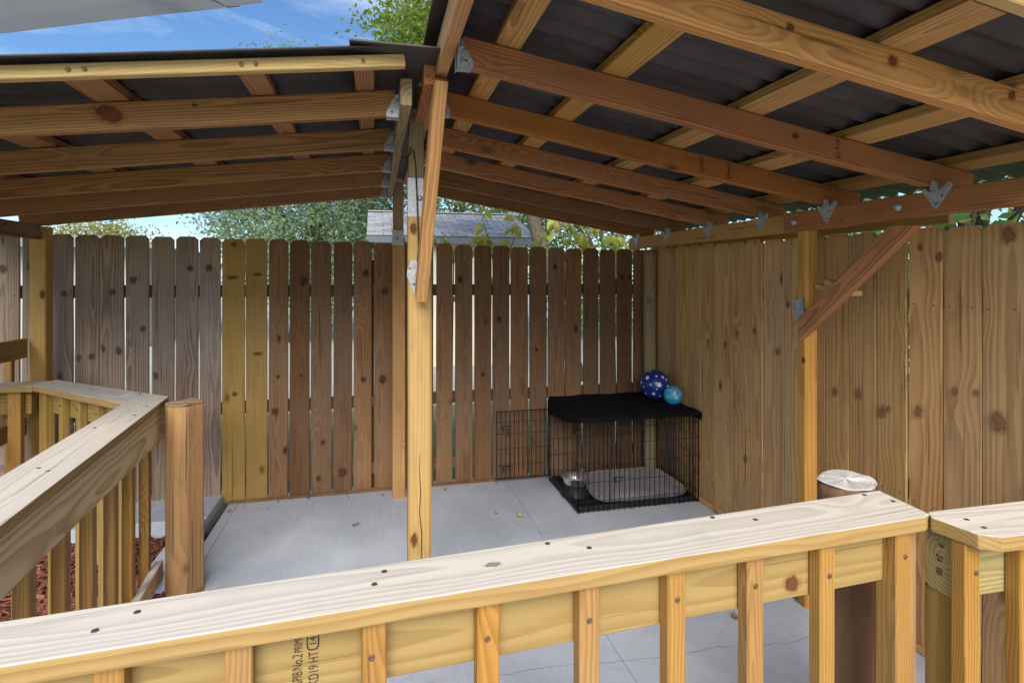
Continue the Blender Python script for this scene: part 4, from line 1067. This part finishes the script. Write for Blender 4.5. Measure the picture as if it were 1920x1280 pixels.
bm = bmesh.new(); c0 = bm.verts.new((0, 0, 0)); rg = [bm.verts.new((math.cos(q * math.pi / 12), math.sin(q * math.pi / 12), 0)) for q in range(24)]
for q in range(24): bm.faces.new((c0, rg[q], rg[(q + 1) % 24]))
KNOT = bm_mesh('knot', bm)
def knot(loc, nrm, upv, a, b, mat, parent):
    """a: half width, b: half height of the whole stained ellipse"""
    z = Vector(nrm).normalized(); y = Vector(upv); y = (y - z * y.dot(z)).normalized(); x = y.cross(z)
    M = Matrix((x * a, y * b, z)).transposed().to_4x4(); M.translation = loc
    me = KNOT.copy(); me.materials.append(mat)
    return mesh_obj('knot', me, mat, M, parent)
KB = [(-1.576, 1.552, 0.0322), (-1.699, 1.471, 0.0284), (-1.978, 1.462, 0.0244), (-1.757, 1.099, 0.0319), (-1.661, 1.082, 0.0321), (-1.893, 1.04, 0.0316), (-1.82, 1.048, 0.0282), (-1.442, 0.906, 0.0325), (-1.23, 1.632, 0.0293), (-1.113, 1.636, 0.0331), (-0.686, 0.622, 0.034), (-0.497, 1.543, 0.0382), (-0.665, 0.867, 0.0189), (-1.519, 1.225, 0.0252), (-0.064, 1.601, 0.0313), (0.073, 1.467, 0.0355), (0.054, 0.818, 0.0394), (-0.083, 0.823, 0.0274), (0.633, 1.554, 0.0325), (0.806, 0.823, 0.0246), (0.936, 1.248, 0.0289), (1.387, 1.655, 0.0254), (1.962, 1.57, 0.0262), (2.033, 1.57, 0.0263), (-0.366, 0.381, 0.0269), (-0.23, 0.155, 0.0426), (-0.395, 0.126, 0.0269), (-2.318, 1.625, 0.0308), (-2.166, 1.639, 0.0311), (-0.515, 0.872, 0.0191), (1.237, 1.003, 0.021)]
planks_back = [o for o in fence.children if o.name.startswith('plank')]
planks_side = [o for o in fence2.children if o.name.startswith('plank')]
rk = random.Random(8)
for (x, z, r) in KB:
    pl_ = min(planks_back, key=lambda o: abs(WM[o.name].translation.x - x))
    hw = max(abs(v.co.y) for v in pl_.data.vertices); cxp = WM[pl_.name].translation.x
    a = r * 1.1; x = max(cxp - hw + a * 0.62, min(cxp + hw - a * 0.62, x))
    a = min(a, hw - abs(x - cxp) - 0.002) if hw - abs(x - cxp) - 0.002 > a * 0.5 else a * 0.6
    knot((x, YB - 0.0148 - 0.0004 * rk.random(), z), (0, -1, 0), (rk.uniform(-.4, .4), 0, 1), a, r * 1.35, KM_GREY if x < -1.03 else KM_DARK, pl_)
KS = [(2.366, 1.0, 0.0238), (2.225, 1.02, 0.0252), (2.097, 0.966, 0.0313), (2.062, 0.986, 0.0166), (1.917, 1.006, 0.0269), (1.766, 1.122, 0.0189), (1.684, 1.132, 0.0142), (1.603, 1.043, 0.0391), (1.912, 1.697, 0.0156), (1.829, 1.652, 0.0216), (2.78, 1.149, 0.0242), (2.695, 1.42, 0.0207), (1.57, 1.722, 0.0346), (2.98, 1.249, 0.0193), (3.274, 1.132, 0.0209), (3.066, 0.452, 0.023), (3.463, 1.132, 0.0183)]
for (y, z, r) in KS:
    pl_ = min(planks_side, key=lambda o: abs(WM[o.name].translation.y - y))
    knot((XR - 0.0165, y, z), (-1, 0, 0), (0, rk.uniform(-.3, .3), 1), r * 1.25, r * 1.6, KM_TAN, pl_)
for (x, z, a, b) in ((-0.965, 1.57, 0.062, 0.020), (-0.80, 1.59, 0.055, 0.022), (-0.80, 1.034, 0.05, 0.024), (-0.95, 0.759, 0.03, 0.026), (-0.955, 1.80, 0.03, 0.028)):
    pl_ = min(planks_back, key=lambda o: abs(WM[o.name].translation.x - x))
    knot((x, YB - 0.0148, z), (0, -1, 0), (0, 0, 1), a, b, KM_SMEAR, pl_)
knot((0.154, 2.3688, 1.770), (0, -1, 0), (0, 0, 1), 0.024, 0.039, KM_RED, pc)
knot((0.158, 2.3688, 0.489), (0, -1, 0), (0, 0, 1), 0.024, 0.045, KM_RED, pc)
knot((-2.006, 4.1105, 1.464), (0, -1, 0), (0, 0, 1), 0.028, 0.050, KM_RED, plc)
knot((1.9828, 2.303, 1.177), (-1, 0, 0), (0, 0, 1), 0.022, 0.026, KM_RED, prr)
knot((-0.822, 2.0568, 2.090), (0, -1, 0), (0.3, 0, 1), 0.075, 0.048, KM_RED, rafters_left[0])
knot((-0.576, 2.0568, 2.135), (0, -1, 0), (0, 0, 1), 0.014, 0.010, KM_DARK, rafters_left[0])
for (x, z, a) in ((0.922, 2.141, 0.018), (1.21, 2.089, 0.026), (1.584, 2.035, 0.022)):
    knot((x, RY[0] - 0.0034, z), (0, -1, 0), (0.2, 0, 1), a, a, KM_RED, rafters_right[0])
knot((1.39, RY[1] - 0.0034, 2.05), (0, -1, 0), (0, 0, 1), 0.022, 0.018, KM_RED, rafters_right[1])
knot((0.247, 1.193, ZR_ + 0.0007), (0, 0, 1), (-0.06, 1, 0), 0.034, 0.017, KM_PALE, fcap)
xk = 1.005; knot((xk, fy(xk) + 0.075 - 0.0197, 0.812), (0.055, -1, 0), (0, 0, 1), 0.038, 0.036, KM_RED, apr)
# drying check in the centre post
bm = bmesh.new(); pts = [(0.180, 0.84, 0.0003), (0.178, 0.78, 0.0009), (0.184, 0.687, 0.0017), (0.179, 0.60, 0.0015), (0.188, 0.511, 0.0019), (0.185, 0.39, 0.0013), (0.187, 0.26, 0.0003)]
Lf = [bm.verts.new((p[0] - p[2], 2.3692, p[1])) for p in pts]; Rt = [bm.verts.new((p[0] + p[2], 2.3692, p[1])) for p in pts]
for q in range(len(pts) - 1): bm.faces.new((Lf[q], Rt[q], Rt[q + 1], Lf[q + 1]))
mesh_obj('drying_check', bm_mesh('check', bm), M_INK, None, pc)

# fallen leaves
M_LEAFD = plain('dead_leaf', (0.24, 0.15, 0.065), 0.8, 0, 0.3, 0.3, 80); M_LEAFY = plain('yellow_leaf', (0.42, 0.42, 0.10), 0.7, 0, 0.3, 0.3, 80)
def leaf_mesh(L, w, curl, name='leaf'):
    bm = bmesh.new(); n = 6; Lr, Rr, C = [], [], []
    for i in range(n + 1):
        t = i / n; ww = w * math.sin(math.pi * min(1, t * 0.98 + 0.02)) ** 0.75 * (1 - 0.25 * t)
        z = curl * (t - 0.4) ** 2
        C.append(bm.verts.new((t * L, 0, z))); Lr.append(bm.verts.new((t * L, ww / 2, z + abs(curl) * 0.12 * (1 if w else 0) + ww * 0.22))); Rr.append(bm.verts.new((t * L, -ww / 2, z + ww * 0.22)))
    for i in range(n):
        bm.faces.new((C[i], C[i + 1], Lr[i + 1], Lr[i])); bm.faces.new((C[i], Rr[i], Rr[i + 1], C[i + 1]))
    return bm_mesh(name, bm, True)
for (x, y, rz, m, L, lab) in ((-0.14, 3.71, 0.4, M_LEAFD, 0.045, 'small brown dead leaf on the slab left of the centre post'), (0.915, 3.575, 1.3, M_LEAFY, 0.06, 'curled yellow-green leaf on the slab in front of the crate door'), (0.79, 3.68, 2.3, M_LEAFD, 0.03, 'tiny dark leaf scrap on the slab near the open crate door'), (1.605, 2.28, 1.2, M_LEAFD, 0.05, 'brown leaf on the slab seen through the front balusters'), (-0.955, 4.12, 0.9, M_LEAFD, 0.03, 'dark leaf scrap in the slab corner by the kerb')):
    o = mesh_obj('fallen_leaf', leaf_mesh(L, L * 0.5, 0.05), m, Matrix.Translation((x, y, 0.004)) @ Matrix.Rotation(rz, 4, 'Z'))
    tag(o, lab, 'leaf')

rl = random.Random(31)
SCRAP = leaf_mesh(0.022, 0.010, 0.06, 'scrap'); SCRAP.materials.append(M_LEAFD)
for i in range(14):
    x, y = rl.uniform(-0.9, 1.25), 4.265 - abs(rl.gauss(0, 0.06))
    o = mesh_obj('leaf_scrap', SCRAP, M_LEAFD, Matrix.Translation((x, y, 0.003)) @ Matrix.Rotation(rl.uniform(0, 6.28), 4, 'Z') @ Matrix.Scale(rl.uniform(0.5, 1.2), 4))
    tag(o, 'tiny brown leaf scrap along the foot of the back fence', 'leaf', 'leaf scraps along the fence foot')

# ------------------------------------------------------------------ awning overhead at top left
aw = thing('awning', 'white rounded awning edge overhead at the top left', 'awning', (-1.0, 1.6, 2.4))
ed = Vector((0.899, -0.438, 0)); bk = Vector((-0.438, -0.899, 0))
corner = Vector((-0.27, 2.012, 2.45))
Maw = Matrix((ed, -bk, Vector((0, 0, 1)))).transposed().to_4x4(); Maw.translation = corner
# local: x along the edge (negative = left), y negative = towards the house, z up; underside cambered with fabric folds
bm = bmesh.new(); LX, LYD, rc0 = 1.75, 0.62, 0.22
def inside_pt(u, v):
    """u 0..1 along edge from far left to corner, v 0..1 from outer edge back"""
    x = -LX * (1 - u); y = -LYD * v
    # round the outer corner
    cx_, cy_ = -rc0, -rc0
    if x > cx_ and y > cy_:
        a, b = (x - cx_) / rc0, (y - cy_) / rc0
        m = max(abs(a), abs(b)); q = math.hypot(a, b)
        if q > 1e-6: x, y = cx_ + a / q * m * rc0, cy_ + b / q * m * rc0
    return x, y
us = [0, .2, .4, .55, .65, .72, .78, .83, .87, .9, .925, .945, .96, .972, .982, .99, .996, 1.0]
vsq = [0, .006, .015, .028, .045, .065, .09, .12, .15, .175, .2, .23, .27, .32, .4, .5, .6, .7, .8, .9, 1.0]
def zund(x, y):
    e = min(-x if x < 0 else 0, -y if y < 0 else 0)
    roll = 0.045 * math.exp(-(e / 0.028) ** 1.3)                       # rounded bull-nose edge
    fold = 0.012 * math.sin(e * 26) * math.exp(-e * 1.5) + 0.006 * math.sin(e * 60)
    return roll + fold + 0.05 * (-y) + 0.004 * noise.noise((x * 2, y * 3, 0))
lo_ = [[None] * len(vsq) for _ in us]; hi_ = [[None] * len(vsq) for _ in us]
for i, u in enumerate(us):
    for j, v in enumerate(vsq):
        x, y = inside_pt(u, v); z = zund(x, y)
        lo_[i][j] = bm.verts.new((x, y, z)); hi_[i][j] = bm.verts.new((x, y, max(z + 0.004, 0.05 + 0.05 * (-y))))
for i in range(len(us) - 1):
    for j in range(len(vsq) - 1):
        bm.faces.new((lo_[i][j], lo_[i + 1][j], lo_[i + 1][j + 1], lo_[i][j + 1])); bm.faces.new((hi_[i][j], hi_[i][j + 1], hi_[i + 1][j + 1], hi_[i + 1][j]))
for j in range(len(vsq) - 1):
    for i in (0, len(us) - 1): bm.faces.new((lo_[i][j], lo_[i][j + 1], hi_[i][j + 1], hi_[i][j]))
for i in range(len(us) - 1):
    for j in (0, len(vsq) - 1): bm.faces.new((lo_[i][j], lo_[i + 1][j], hi_[i + 1][j], hi_[i][j]))
bmesh.ops.recalc_face_normals(bm, faces=bm.faces)
M_AWN = fabric('awning_vinyl', (0.70, 0.705, 0.71), (0.78, 0.785, 0.79), 40, 0.7, 0.0)
_t = M_AWN.node_tree; _p = next(n for n in _t.nodes if n.type == 'BSDF_PRINCIPLED'); _o = next(n for n in _t.nodes if n.type == 'OUTPUT_MATERIAL')
_tr = _t.nodes.new('ShaderNodeBsdfTranslucent'); _tr.inputs['Color'].default_value = (0.75, 0.76, 0.77, 1)
_ms = _t.nodes.new('ShaderNodeMixShader'); _ms.inputs[0].default_value = 0.45
_t.links.new(_p.outputs[0], _ms.inputs[1]); _t.links.new(_tr.outputs[0], _ms.inputs[2]); _t.links.new(_ms.outputs[0], _o.inputs['Surface'])
awp = mesh_obj('canopy', bm_mesh('canopy', bm, True), M_AWN, Maw, aw)
seam = [Maw @ Vector((-0.19 - 0.03 * t, -t, zund(-0.19, -t) - 0.001)) for t in (0.012, 0.03, 0.06, 0.10, 0.16, 0.24, 0.4)]
mesh_obj('seam', tubes('seam', [seam], 0.0016, 5), plain('seam_dark', (0.06, 0.06, 0.065), 0.8), None, aw)
board('arm', Maw @ Vector((-0.35, -0.05, 0.10)), Maw @ Vector((-0.35, -1.9, 0.18)), 0.04, 0.03, (0, 0, 1), M_STEEL, aw)
board('arm', Maw @ Vector((-1.6, -0.05, 0.10)), Maw @ Vector((-1.6, -1.9, 0.18)), 0.04, 0.03, (0, 0, 1), M_STEEL, aw)

# ------------------------------------------------------------------ foliage
def leaf_mat(name, c1, c2, trans=0.35):
    k = NT(name); ge = k.n('ShaderNodeNewGeometry')
    r = ge.outputs['Random Per Island']; oi = k.n('ShaderNodeObjectInfo')
    r = k.math('FRACT', k.math('ADD', r, oi.outputs['Random']))
    c = k.mix(r, c1, c2)
    k.l(c, k.p.inputs['Base Color']); k.p.inputs['Roughness'].default_value = 0.55; k.p.inputs['Specular IOR Level'].default_value = 0.3
    tr = k.n('ShaderNodeBsdfTranslucent'); k.l(k.mix(0.5, c, tuple(min(1, v * 1.5) for v in c2)), tr.inputs['Color'])
    ms = k.n('ShaderNodeMixShader'); ms.inputs[0].default_value = trans
    k.l(k.p.outputs[0], ms.inputs[1]); k.l(tr.outputs[0], ms.inputs[2]); k.l(ms.outputs[0], k.out.inputs['Surface'])
    return k.m
M_BARK = plain('bark', (0.12, 0.095, 0.075), 0.9, 0, 0.2, 0.35, 30, 0.8, 60)
LT1 = leaf_mat('leaf_pale_green', (0.14, 0.22, 0.12), (0.35, 0.44, 0.27), 0.45)
LT2 = leaf_mat('leaf_bright_green', (0.10, 0.17, 0.028), (0.26, 0.34, 0.055), 0.45)
LT3 = leaf_mat('leaf_mid_green', (0.08, 0.14, 0.04), (0.22, 0.29, 0.09), 0.4)
LT4 = leaf_mat('leaf_yellow', (0.24, 0.25, 0.07), (0.40, 0.38, 0.13), 0.4)
LT5 = leaf_mat('leaf_vine', (0.32, 0.40, 0.07), (0.66, 0.62, 0.14), 0.5)
LT6 = leaf_mat('leaf_large', (0.06, 0.17, 0.035), (0.13, 0.29, 0.06), 0.5)
def crown_mesh(name, rnd, cen, rad, nclump, per, leaf, spread, cut=None):
    verts, faces = [], []
    for c in range(nclump):
        while True:
            d = Vector((rnd.gauss(0, 1), rnd.gauss(0, 1), rnd.gauss(0, 1))).normalized()
            rr_ = rnd.uniform(0.35, 1.0) ** 0.6
            wob = 1 + 0.28 * noise.noise((d.x * 1.8 + cen[0], d.y * 1.8, d.z * 1.8))
            p = Vector((cen[0] + d.x * rad[0] * rr_ * wob, cen[1] + d.y * rad[1] * rr_ * wob, cen[2] + d.z * rad[2] * rr_ * wob))
            if cut is None or cut(p): break
        sp = spread * rnd.uniform(0.6, 1.3)
        for q in range(per):
            o = p + Vector((rnd.gauss(0, sp), rnd.gauss(0, sp), rnd.gauss(0, sp * 0.7)))
            L = leaf * rnd.uniform(0.6, 1.35); w = L * rnd.uniform(0.35, 0.55)
            a = Vector((rnd.gauss(0, 1), rnd.gauss(0, 1), rnd.gauss(-0.25, 0.7))).normalized()
            b = a.cross(Vector((rnd.gauss(0, 1), rnd.gauss(0, 1), rnd.gauss(0, 1)))).normalized()
            n0 = len(verts)
            nrm = a.cross(b) * (L * 0.12)
            verts += [o, o + a * L * 0.45 + b * w * 0.5 + nrm, o + a * L, o + a * L * 0.45 - b * w * 0.5 + nrm]
            faces += [(n0, n0 + 1, n0 + 2), (n0, n0 + 2, n0 + 3)]
    me = bpy.data.meshes.new(name); me.from_pydata([tuple(v) for v in verts], [], faces); me.update()
    return me
def tree(name, label, base, cen, rad, mat, nclump, per, leaf, spread, seed, trunk_r=0.16, group=None, cut=None, limbs=9):
    rnd = random.Random(seed)
    g = thing(name, label, 'tree', base, group)
    cr_ = mesh_obj('crown', crown_mesh('crown', rnd, cen, rad, nclump, per, leaf, spread, cut), mat, None, g)
    bm = bmesh.new(); b = Vector(base); c = Vector(cen)
    fork = b.lerp(Vector((c.x, c.y, c.z - rad[2] * 0.55)), 1.0)
    mid = b.lerp(fork, 0.5) + Vector((rnd.uniform(-.15, .15), rnd.uniform(-.15, .15), 0))
    tube_into(bm, [b, mid, fork], [trunk_r, trunk_r * 0.8, trunk_r * 0.62], 8)
    for i in range(limbs):
        d = Vector((rnd.gauss(0, 1), rnd.gauss(0, 1), abs(rnd.gauss(0.5, 0.6)))).normalized()
        e = Vector((c.x + d.x * rad[0] * 0.85, c.y + d.y * rad[1] * 0.85, c.z + d.z * rad[2] * 0.85))
        m = fork.lerp(e, 0.5) + Vector((0, 0, rnd.uniform(0, 0.35)))
        tube_into(bm, [fork - Vector((0, 0, 0.1)), m, e], [trunk_r * 0.5, trunk_r * 0.28, trunk_r * 0.08], 6)
        for q in range(3):
            s = m.lerp(e, rnd.uniform(0, 0.9)); e2 = s + Vector((rnd.gauss(0, .5), rnd.gauss(0, .5), rnd.gauss(.15, .4))) * (sum(rad) / 9)
            tube_into(bm, [s, e2], [trunk_r * 0.16, trunk_r * 0.04], 5)
    bmesh.ops.recalc_face_normals(bm, faces=bm.faces)
    mesh_obj('trunk', bm_mesh('trunk', bm, True), M_BARK, None, g)
    return g
tree('broadleaf_tree', 'large pale grey-green tree behind the fence left of the shingled roof', (-1.9, 15.0, -0.05), (-1.75, 15.0, 3.9), (2.45, 2.3, 3.4), LT1, 1100, 60, 0.095, 0.27, 11, 0.22)
tree('broadleaf_tree', 'tall bright yellow-green tree showing against the sky by the roof ridge', (3.1, 8.4, -0.05), (1.75, 7.7, 4.75), (1.85, 1.6, 1.7), LT2, 520, 50, 0.085, 0.19, 12, 0.13, cut=lambda p: p.z > 3.0)
tree('broadleaf_tree', 'mid green tree beyond the shingled roof behind the shelter', (2.2, 17.5, -0.05), (2.0, 17.0, 3.6), (3.0, 2.2, 2.3), LT3, 330, 40, 0.14, 0.34, 13, 0.2)
tree('broadleaf_tree', 'dense green tree behind the right end of the back fence', (6.4, 14.5, -0.05), (6.2, 14.3, 2.6), (3.4, 2.4, 2.6), LT3, 430, 40, 0.13, 0.32, 14, 0.2)
tree('broadleaf_tree', 'far yellowish tree above the neighbour roof at the left', (-11.2, 27.0, -0.05), (-11.0, 26.6, 2.7), (1.9, 1.8, 1.35), LT4, 170, 36, 0.16, 0.3, 15, 0.18)
tree('broadleaf_tree', 'green tree outside the side fence beyond the rafter ties', (6.2, 4.6, -0.05), (6.0, 4.6, 2.6), (2.0, 2.2, 2.0), LT3, 300, 40, 0.11, 0.26, 16, 0.15)

# vine with single leaves trailing over the back fence
def vine_leaf(L, w):
    bm = bmesh.new(); n = 5; C, A, B = [], [], []
    for i in range(n + 1):
        t = i / n; ww = w * (math.sin(math.pi * t ** 0.8)) ** 0.8 if 0 < t < 1 else 0.0004
        z = -0.35 * L * t * t
        C.append(bm.verts.new((t * L, 0, z))); A.append(bm.verts.new((t * L, ww / 2, z + ww * 0.18))); B.append(bm.verts.new((t * L, -ww / 2, z + ww * 0.18)))
    for i in range(n):
        bm.faces.new((C[i], C[i + 1], A[i + 1], A[i])); bm.faces.new((C[i], B[i], B[i + 1], C[i + 1]))
    bm_ = bm_mesh('vine_leaf', bm, True); bm_.materials.append(LT5); return bm_
VL = [vine_leaf(0.095, 0.052), vine_leaf(0.075, 0.046), vine_leaf(0.115, 0.06)]
def vine(label, stems, per, seed, x, y):
    rnd = random.Random(seed)
    g = thing('climbing_vine', label, 'vine', (x, y, 0)); bm = bmesh.new()
    for pts in stems:
        P = [Vector(p) for p in pts]
        tube_into(bm, P, [0.006 * (1 - 0.6 * i / (len(P) - 1)) for i in range(len(P))], 5)
        for i in range(per):
            t = rnd.uniform(0.25, 1.0) * (len(P) - 1); k_ = min(int(t), len(P) - 2); p = P[k_].lerp(P[k_ + 1], t - k_)
            p = p + Vector((rnd.gauss(0, 0.02), rnd.gauss(0, 0.03), rnd.gauss(0, 0.02)))
            o = bpy.data.objects.new('leaf', VL[rnd.randrange(3)]); col.objects.link(o)
            put(o, Matrix.Translation(p) @ Matrix.Rotation(rnd.uniform(0, 6.28), 4, 'Z') @ Matrix.Rotation(rnd.uniform(0.1, 1.2), 4, 'Y') @ Matrix.Rotation(rnd.gauss(0, 0.5), 4, 'X'), g)
    bmesh.ops.recalc_face_normals(bm, faces=bm.faces)
    mesh_obj('stems', bm_mesh('stems', bm, True), plain('vine_stem', (0.30, 0.27, 0.16), 0.8), None, g)
vine('yellow-green vine rising in front of the shingled roof', [[(0.95, 4.62, 0), (0.98, 4.6, 1.5), (0.92, 4.58, 1.85), (0.85, 4.56, 2.05), (0.92, 4.54, 2.18)], [(1.0, 4.62, 0), (1.05, 4.6, 1.7), (1.15, 4.58, 1.95), (1.12, 4.56, 2.08)], [(0.6, 4.6, 0), (0.62, 4.58, 1.75), (0.52, 4.56, 1.90), (0.44, 4.55, 1.86)], [(0.7, 4.6, 0), (0.72, 4.58, 1.72), (0.80, 4.56, 1.88), (0.92, 4.55, 1.86)]], 15, 21, 0.95, 4.62)
vine('tangled yellow-green vine at the right end of the back fence top', [[(1.35, 4.7, 0), (1.3, 4.66, 1.7), (1.4, 4.62, 1.95), (1.62, 4.6, 2.12)], [(1.6, 4.7, 0), (1.62, 4.68, 1.75), (1.72, 4.64, 1.92), (1.9, 4.62, 2.0)], [(1.9, 4.7, 0), (1.88, 4.7, 1.7), (1.78, 4.66, 1.88), (1.6, 4.64, 1.93)], [(2.1, 4.7, 0), (2.05, 4.68, 1.75), (2.12, 4.66, 1.86), (2.0, 4.64, 1.93)], [(1.5, 4.9, 0), (1.5, 4.9, 1.8), (1.6, 4.85, 2.1), (1.8, 4.8, 2.05)]], 17, 22, 1.7, 4.7)
# big-leaved plant over the side fence
def big_leaf():
    pts = [(0, 0), (-0.02, 0.05), (0.03, 0.085), (0.07, 0.07), (0.09, 0.10), (0.13, 0.06), (0.19, 0.05), (0.17, 0.025), (0.24, 0.0)]
    out = pts + [(p[0], -p[1]) for p in pts[-2:0:-1]]
    bm = bmesh.new(); vv = [bm.verts.new((p[0], p[1], -0.9 * p[0] ** 2 - 1.2 * p[1] ** 2)) for p in out]
    c = bm.verts.new((0.09, 0, 0.004))
    for i in range(len(vv)): bm.faces.new((c, vv[i], vv[(i + 1) % len(vv)]))
    me = bm_mesh('big_leaf', bm, True); me.materials.append(LT6); return me
BL = big_leaf(); rnd = random.Random(4)
bp = thing('large_leaf_plant', 'plant with large green lobed leaves showing above the side fence', 'plant', (2.55, 1.9, 0))
bm = bmesh.new()
for (x, y) in ((2.5, 1.35), (2.55, 1.7), (2.52, 2.0), (2.6, 2.6)):
    tube_into(bm, [(x, y, -0.05), (x + .03, y + .02, 1.0), (x - .02, y, 1.75)], [0.012, 0.01, 0.006], 6)
    for q in range(7):
        o = bpy.data.objects.new('leaf', BL); col.objects.link(o)
        s = rnd.uniform(0.6, 0.95)
        put(o, Matrix.Translation((x + rnd.uniform(-.06, .12), y + rnd.uniform(-.2, .2), rnd.uniform(1.62, 1.92))) @ Matrix.Rotation(rnd.uniform(0, 6.28), 4, 'Z') @ Matrix.Rotation(rnd.uniform(0.2, 1.0), 4, 'Y') @ Matrix.Scale(s, 4), bp)
bmesh.ops.recalc_face_normals(bm, faces=bm.faces)
mesh_obj('stems', bm_mesh('stems', bm, True), M_BARK, None, bp)

# ------------------------------------------------------------------ neighbouring houses
M_WALL = plain('siding_cream', (0.62, 0.57, 0.45), 0.8, 0, 0.3, 0.06, 3)
M_FASG = plain('fascia_grey', (0.14, 0.15, 0.175), 0.6, 0, 0.3, 0.1, 5)
M_UND = plain('roof_felt', (0.10, 0.10, 0.11), 0.9)
def shingle_mat():
    k = NT('asphalt_shingle'); oi = k.n('ShaderNodeObjectInfo'); tc = k.n('ShaderNodeTexCoord')
    g = k.noise(tc.outputs['Object'], 120.0, 3.0, 0.7)
    c = k.mix(oi.outputs['Random'], (0.30, 0.295, 0.31), (0.55, 0.54, 0.56)); c = k.mix(k.math('MULTIPLY', g, 0.4), c, (0.22, 0.21, 0.23))
    k.l(c, k.p.inputs['Base Color']); k.p.inputs['Roughness'].default_value = 0.9
    return k.m
M_SHIN = shingle_mat()
hs = thing('neighbour_house', 'low cream house with grey shingled roof behind the back fence', 'house', (1.4, 12, 0))
bm = bmesh.new(); box_into(bm, (0.0, 10.3, -0.05), (2.75, 13.7, 2.2)); mesh_obj('wall', bm_mesh('wall', bm), M_WALL, None, hs)
bm = bmesh.new(); hx0, hx1, hy0, hy1, hz0, hz1 = -0.135, 2.93, 10.0, 12.0, 2.285, 2.905
P_ = [(hy0, hz0), (hy1, hz1), (14.0, hz0), (14.0, hz0 - 0.03), (hy1, hz1 - 0.03), (hy0, hz0 - 0.03)]
A = [bm.verts.new((hx0, p[0], p[1])) for p in P_]; B = [bm.verts.new((hx1, p[0], p[1])) for p in P_]
for i in range(6): bm.faces.new((A[i], A[(i + 1) % 6], B[(i + 1) % 6], B[i]))
bm.faces.new(A[::-1]); bm.faces.new(B); bmesh.ops.recalc_face_normals(bm, faces=bm.faces)
rf = mesh_obj('roof', bm_mesh('roof', bm), M_UND, None, hs)
sl = Vector((0, hy1 - hy0, hz1 - hz0)); SLN = sl.length; sl.normalize(); snm = Vector((0, -sl.z, sl.y))
rows_n = 13; exp = SLN / rows_n
def shingle(w):
    bm = bmesh.new(); box_into(bm, (0, 0, 0), (w, exp * 1.12, 0.008)); me = bm_mesh('shingle', bm); me.materials.append(M_SHIN); return me
SH = {w: shingle(w) for w in (0.29, 0.145)}
Bs = Matrix((Vector((1, 0, 0)), sl, snm)).transposed().to_4x4()
tilt = Matrix.Rotation(-0.045, 4, 'X')
for r_ in range(rows_n):
    x = hx0
    first = True
    while x < hx1 - 0.05:
        w = 0.145 if (first and r_ % 2) else 0.29
        if x + w > hx1 + 0.01: w = 0.145
        if x + w > hx1 + 0.02: break
        o = bpy.data.objects.new('shingle', SH[w]); col.objects.link(o)
        M = Matrix.Translation(Vector((x, hy0, hz0)) + sl * (r_ * exp) + snm * 0.012) @ Bs @ tilt
        put(o, M, rf); o.scale = (0.955, 1, 1)
        x += w; first = False
board('ridge_cap', (hx0, hy1, hz1 + 0.02), (hx1, hy1, hz1 + 0.02), 0.22, 0.02, (0, 0, 1), M_SHIN, hs, wob=0)
board('fascia', (hx0, hy0 - 0.012, hz0 - 0.062), (hx1, hy0 - 0.012, hz0 - 0.062), 0.11, 0.022, (0, 1, 0), M_FASG, hs, wob=0)
h2 = thing('neighbour_house', 'distant house with a low grey hipped roof at the left', 'house', (-8, 17, 0))
bm = bmesh.new(); box_into(bm, (-11.5, 14.6, -0.05), (-5.1, 19.4, 2.215)); mesh_obj('wall', bm_mesh('wall', bm), plain('wall_grey', (0.42, 0.40, 0.39), 0.85, 0, 0.2, 0.06, 3), None, h2)
bm = bmesh.new()
bq = [bm.verts.new(p) for p in ((-12, 14, 2.22), (-4.5, 14, 2.22), (-4.5, 20, 2.22), (-12, 20, 2.22))]; tq = [bm.verts.new(p) for p in ((-10.3, 17, 2.66), (-7.0, 17, 2.66))]
bm.faces.new((bq[0], bq[1], tq[1], tq[0])); bm.faces.new((bq[1], bq[2], tq[1])); bm.faces.new((bq[2], bq[3], tq[0], tq[1])); bm.faces.new((bq[3], bq[0], tq[0])); bm.faces.new(bq[::-1])
bmesh.ops.recalc_face_normals(bm, faces=bm.faces)
mesh_obj('roof', bm_mesh('roof', bm), plain('roof_grey', (0.30, 0.29, 0.30), 0.9, 0, 0.2, 0.2, 12), None, h2)
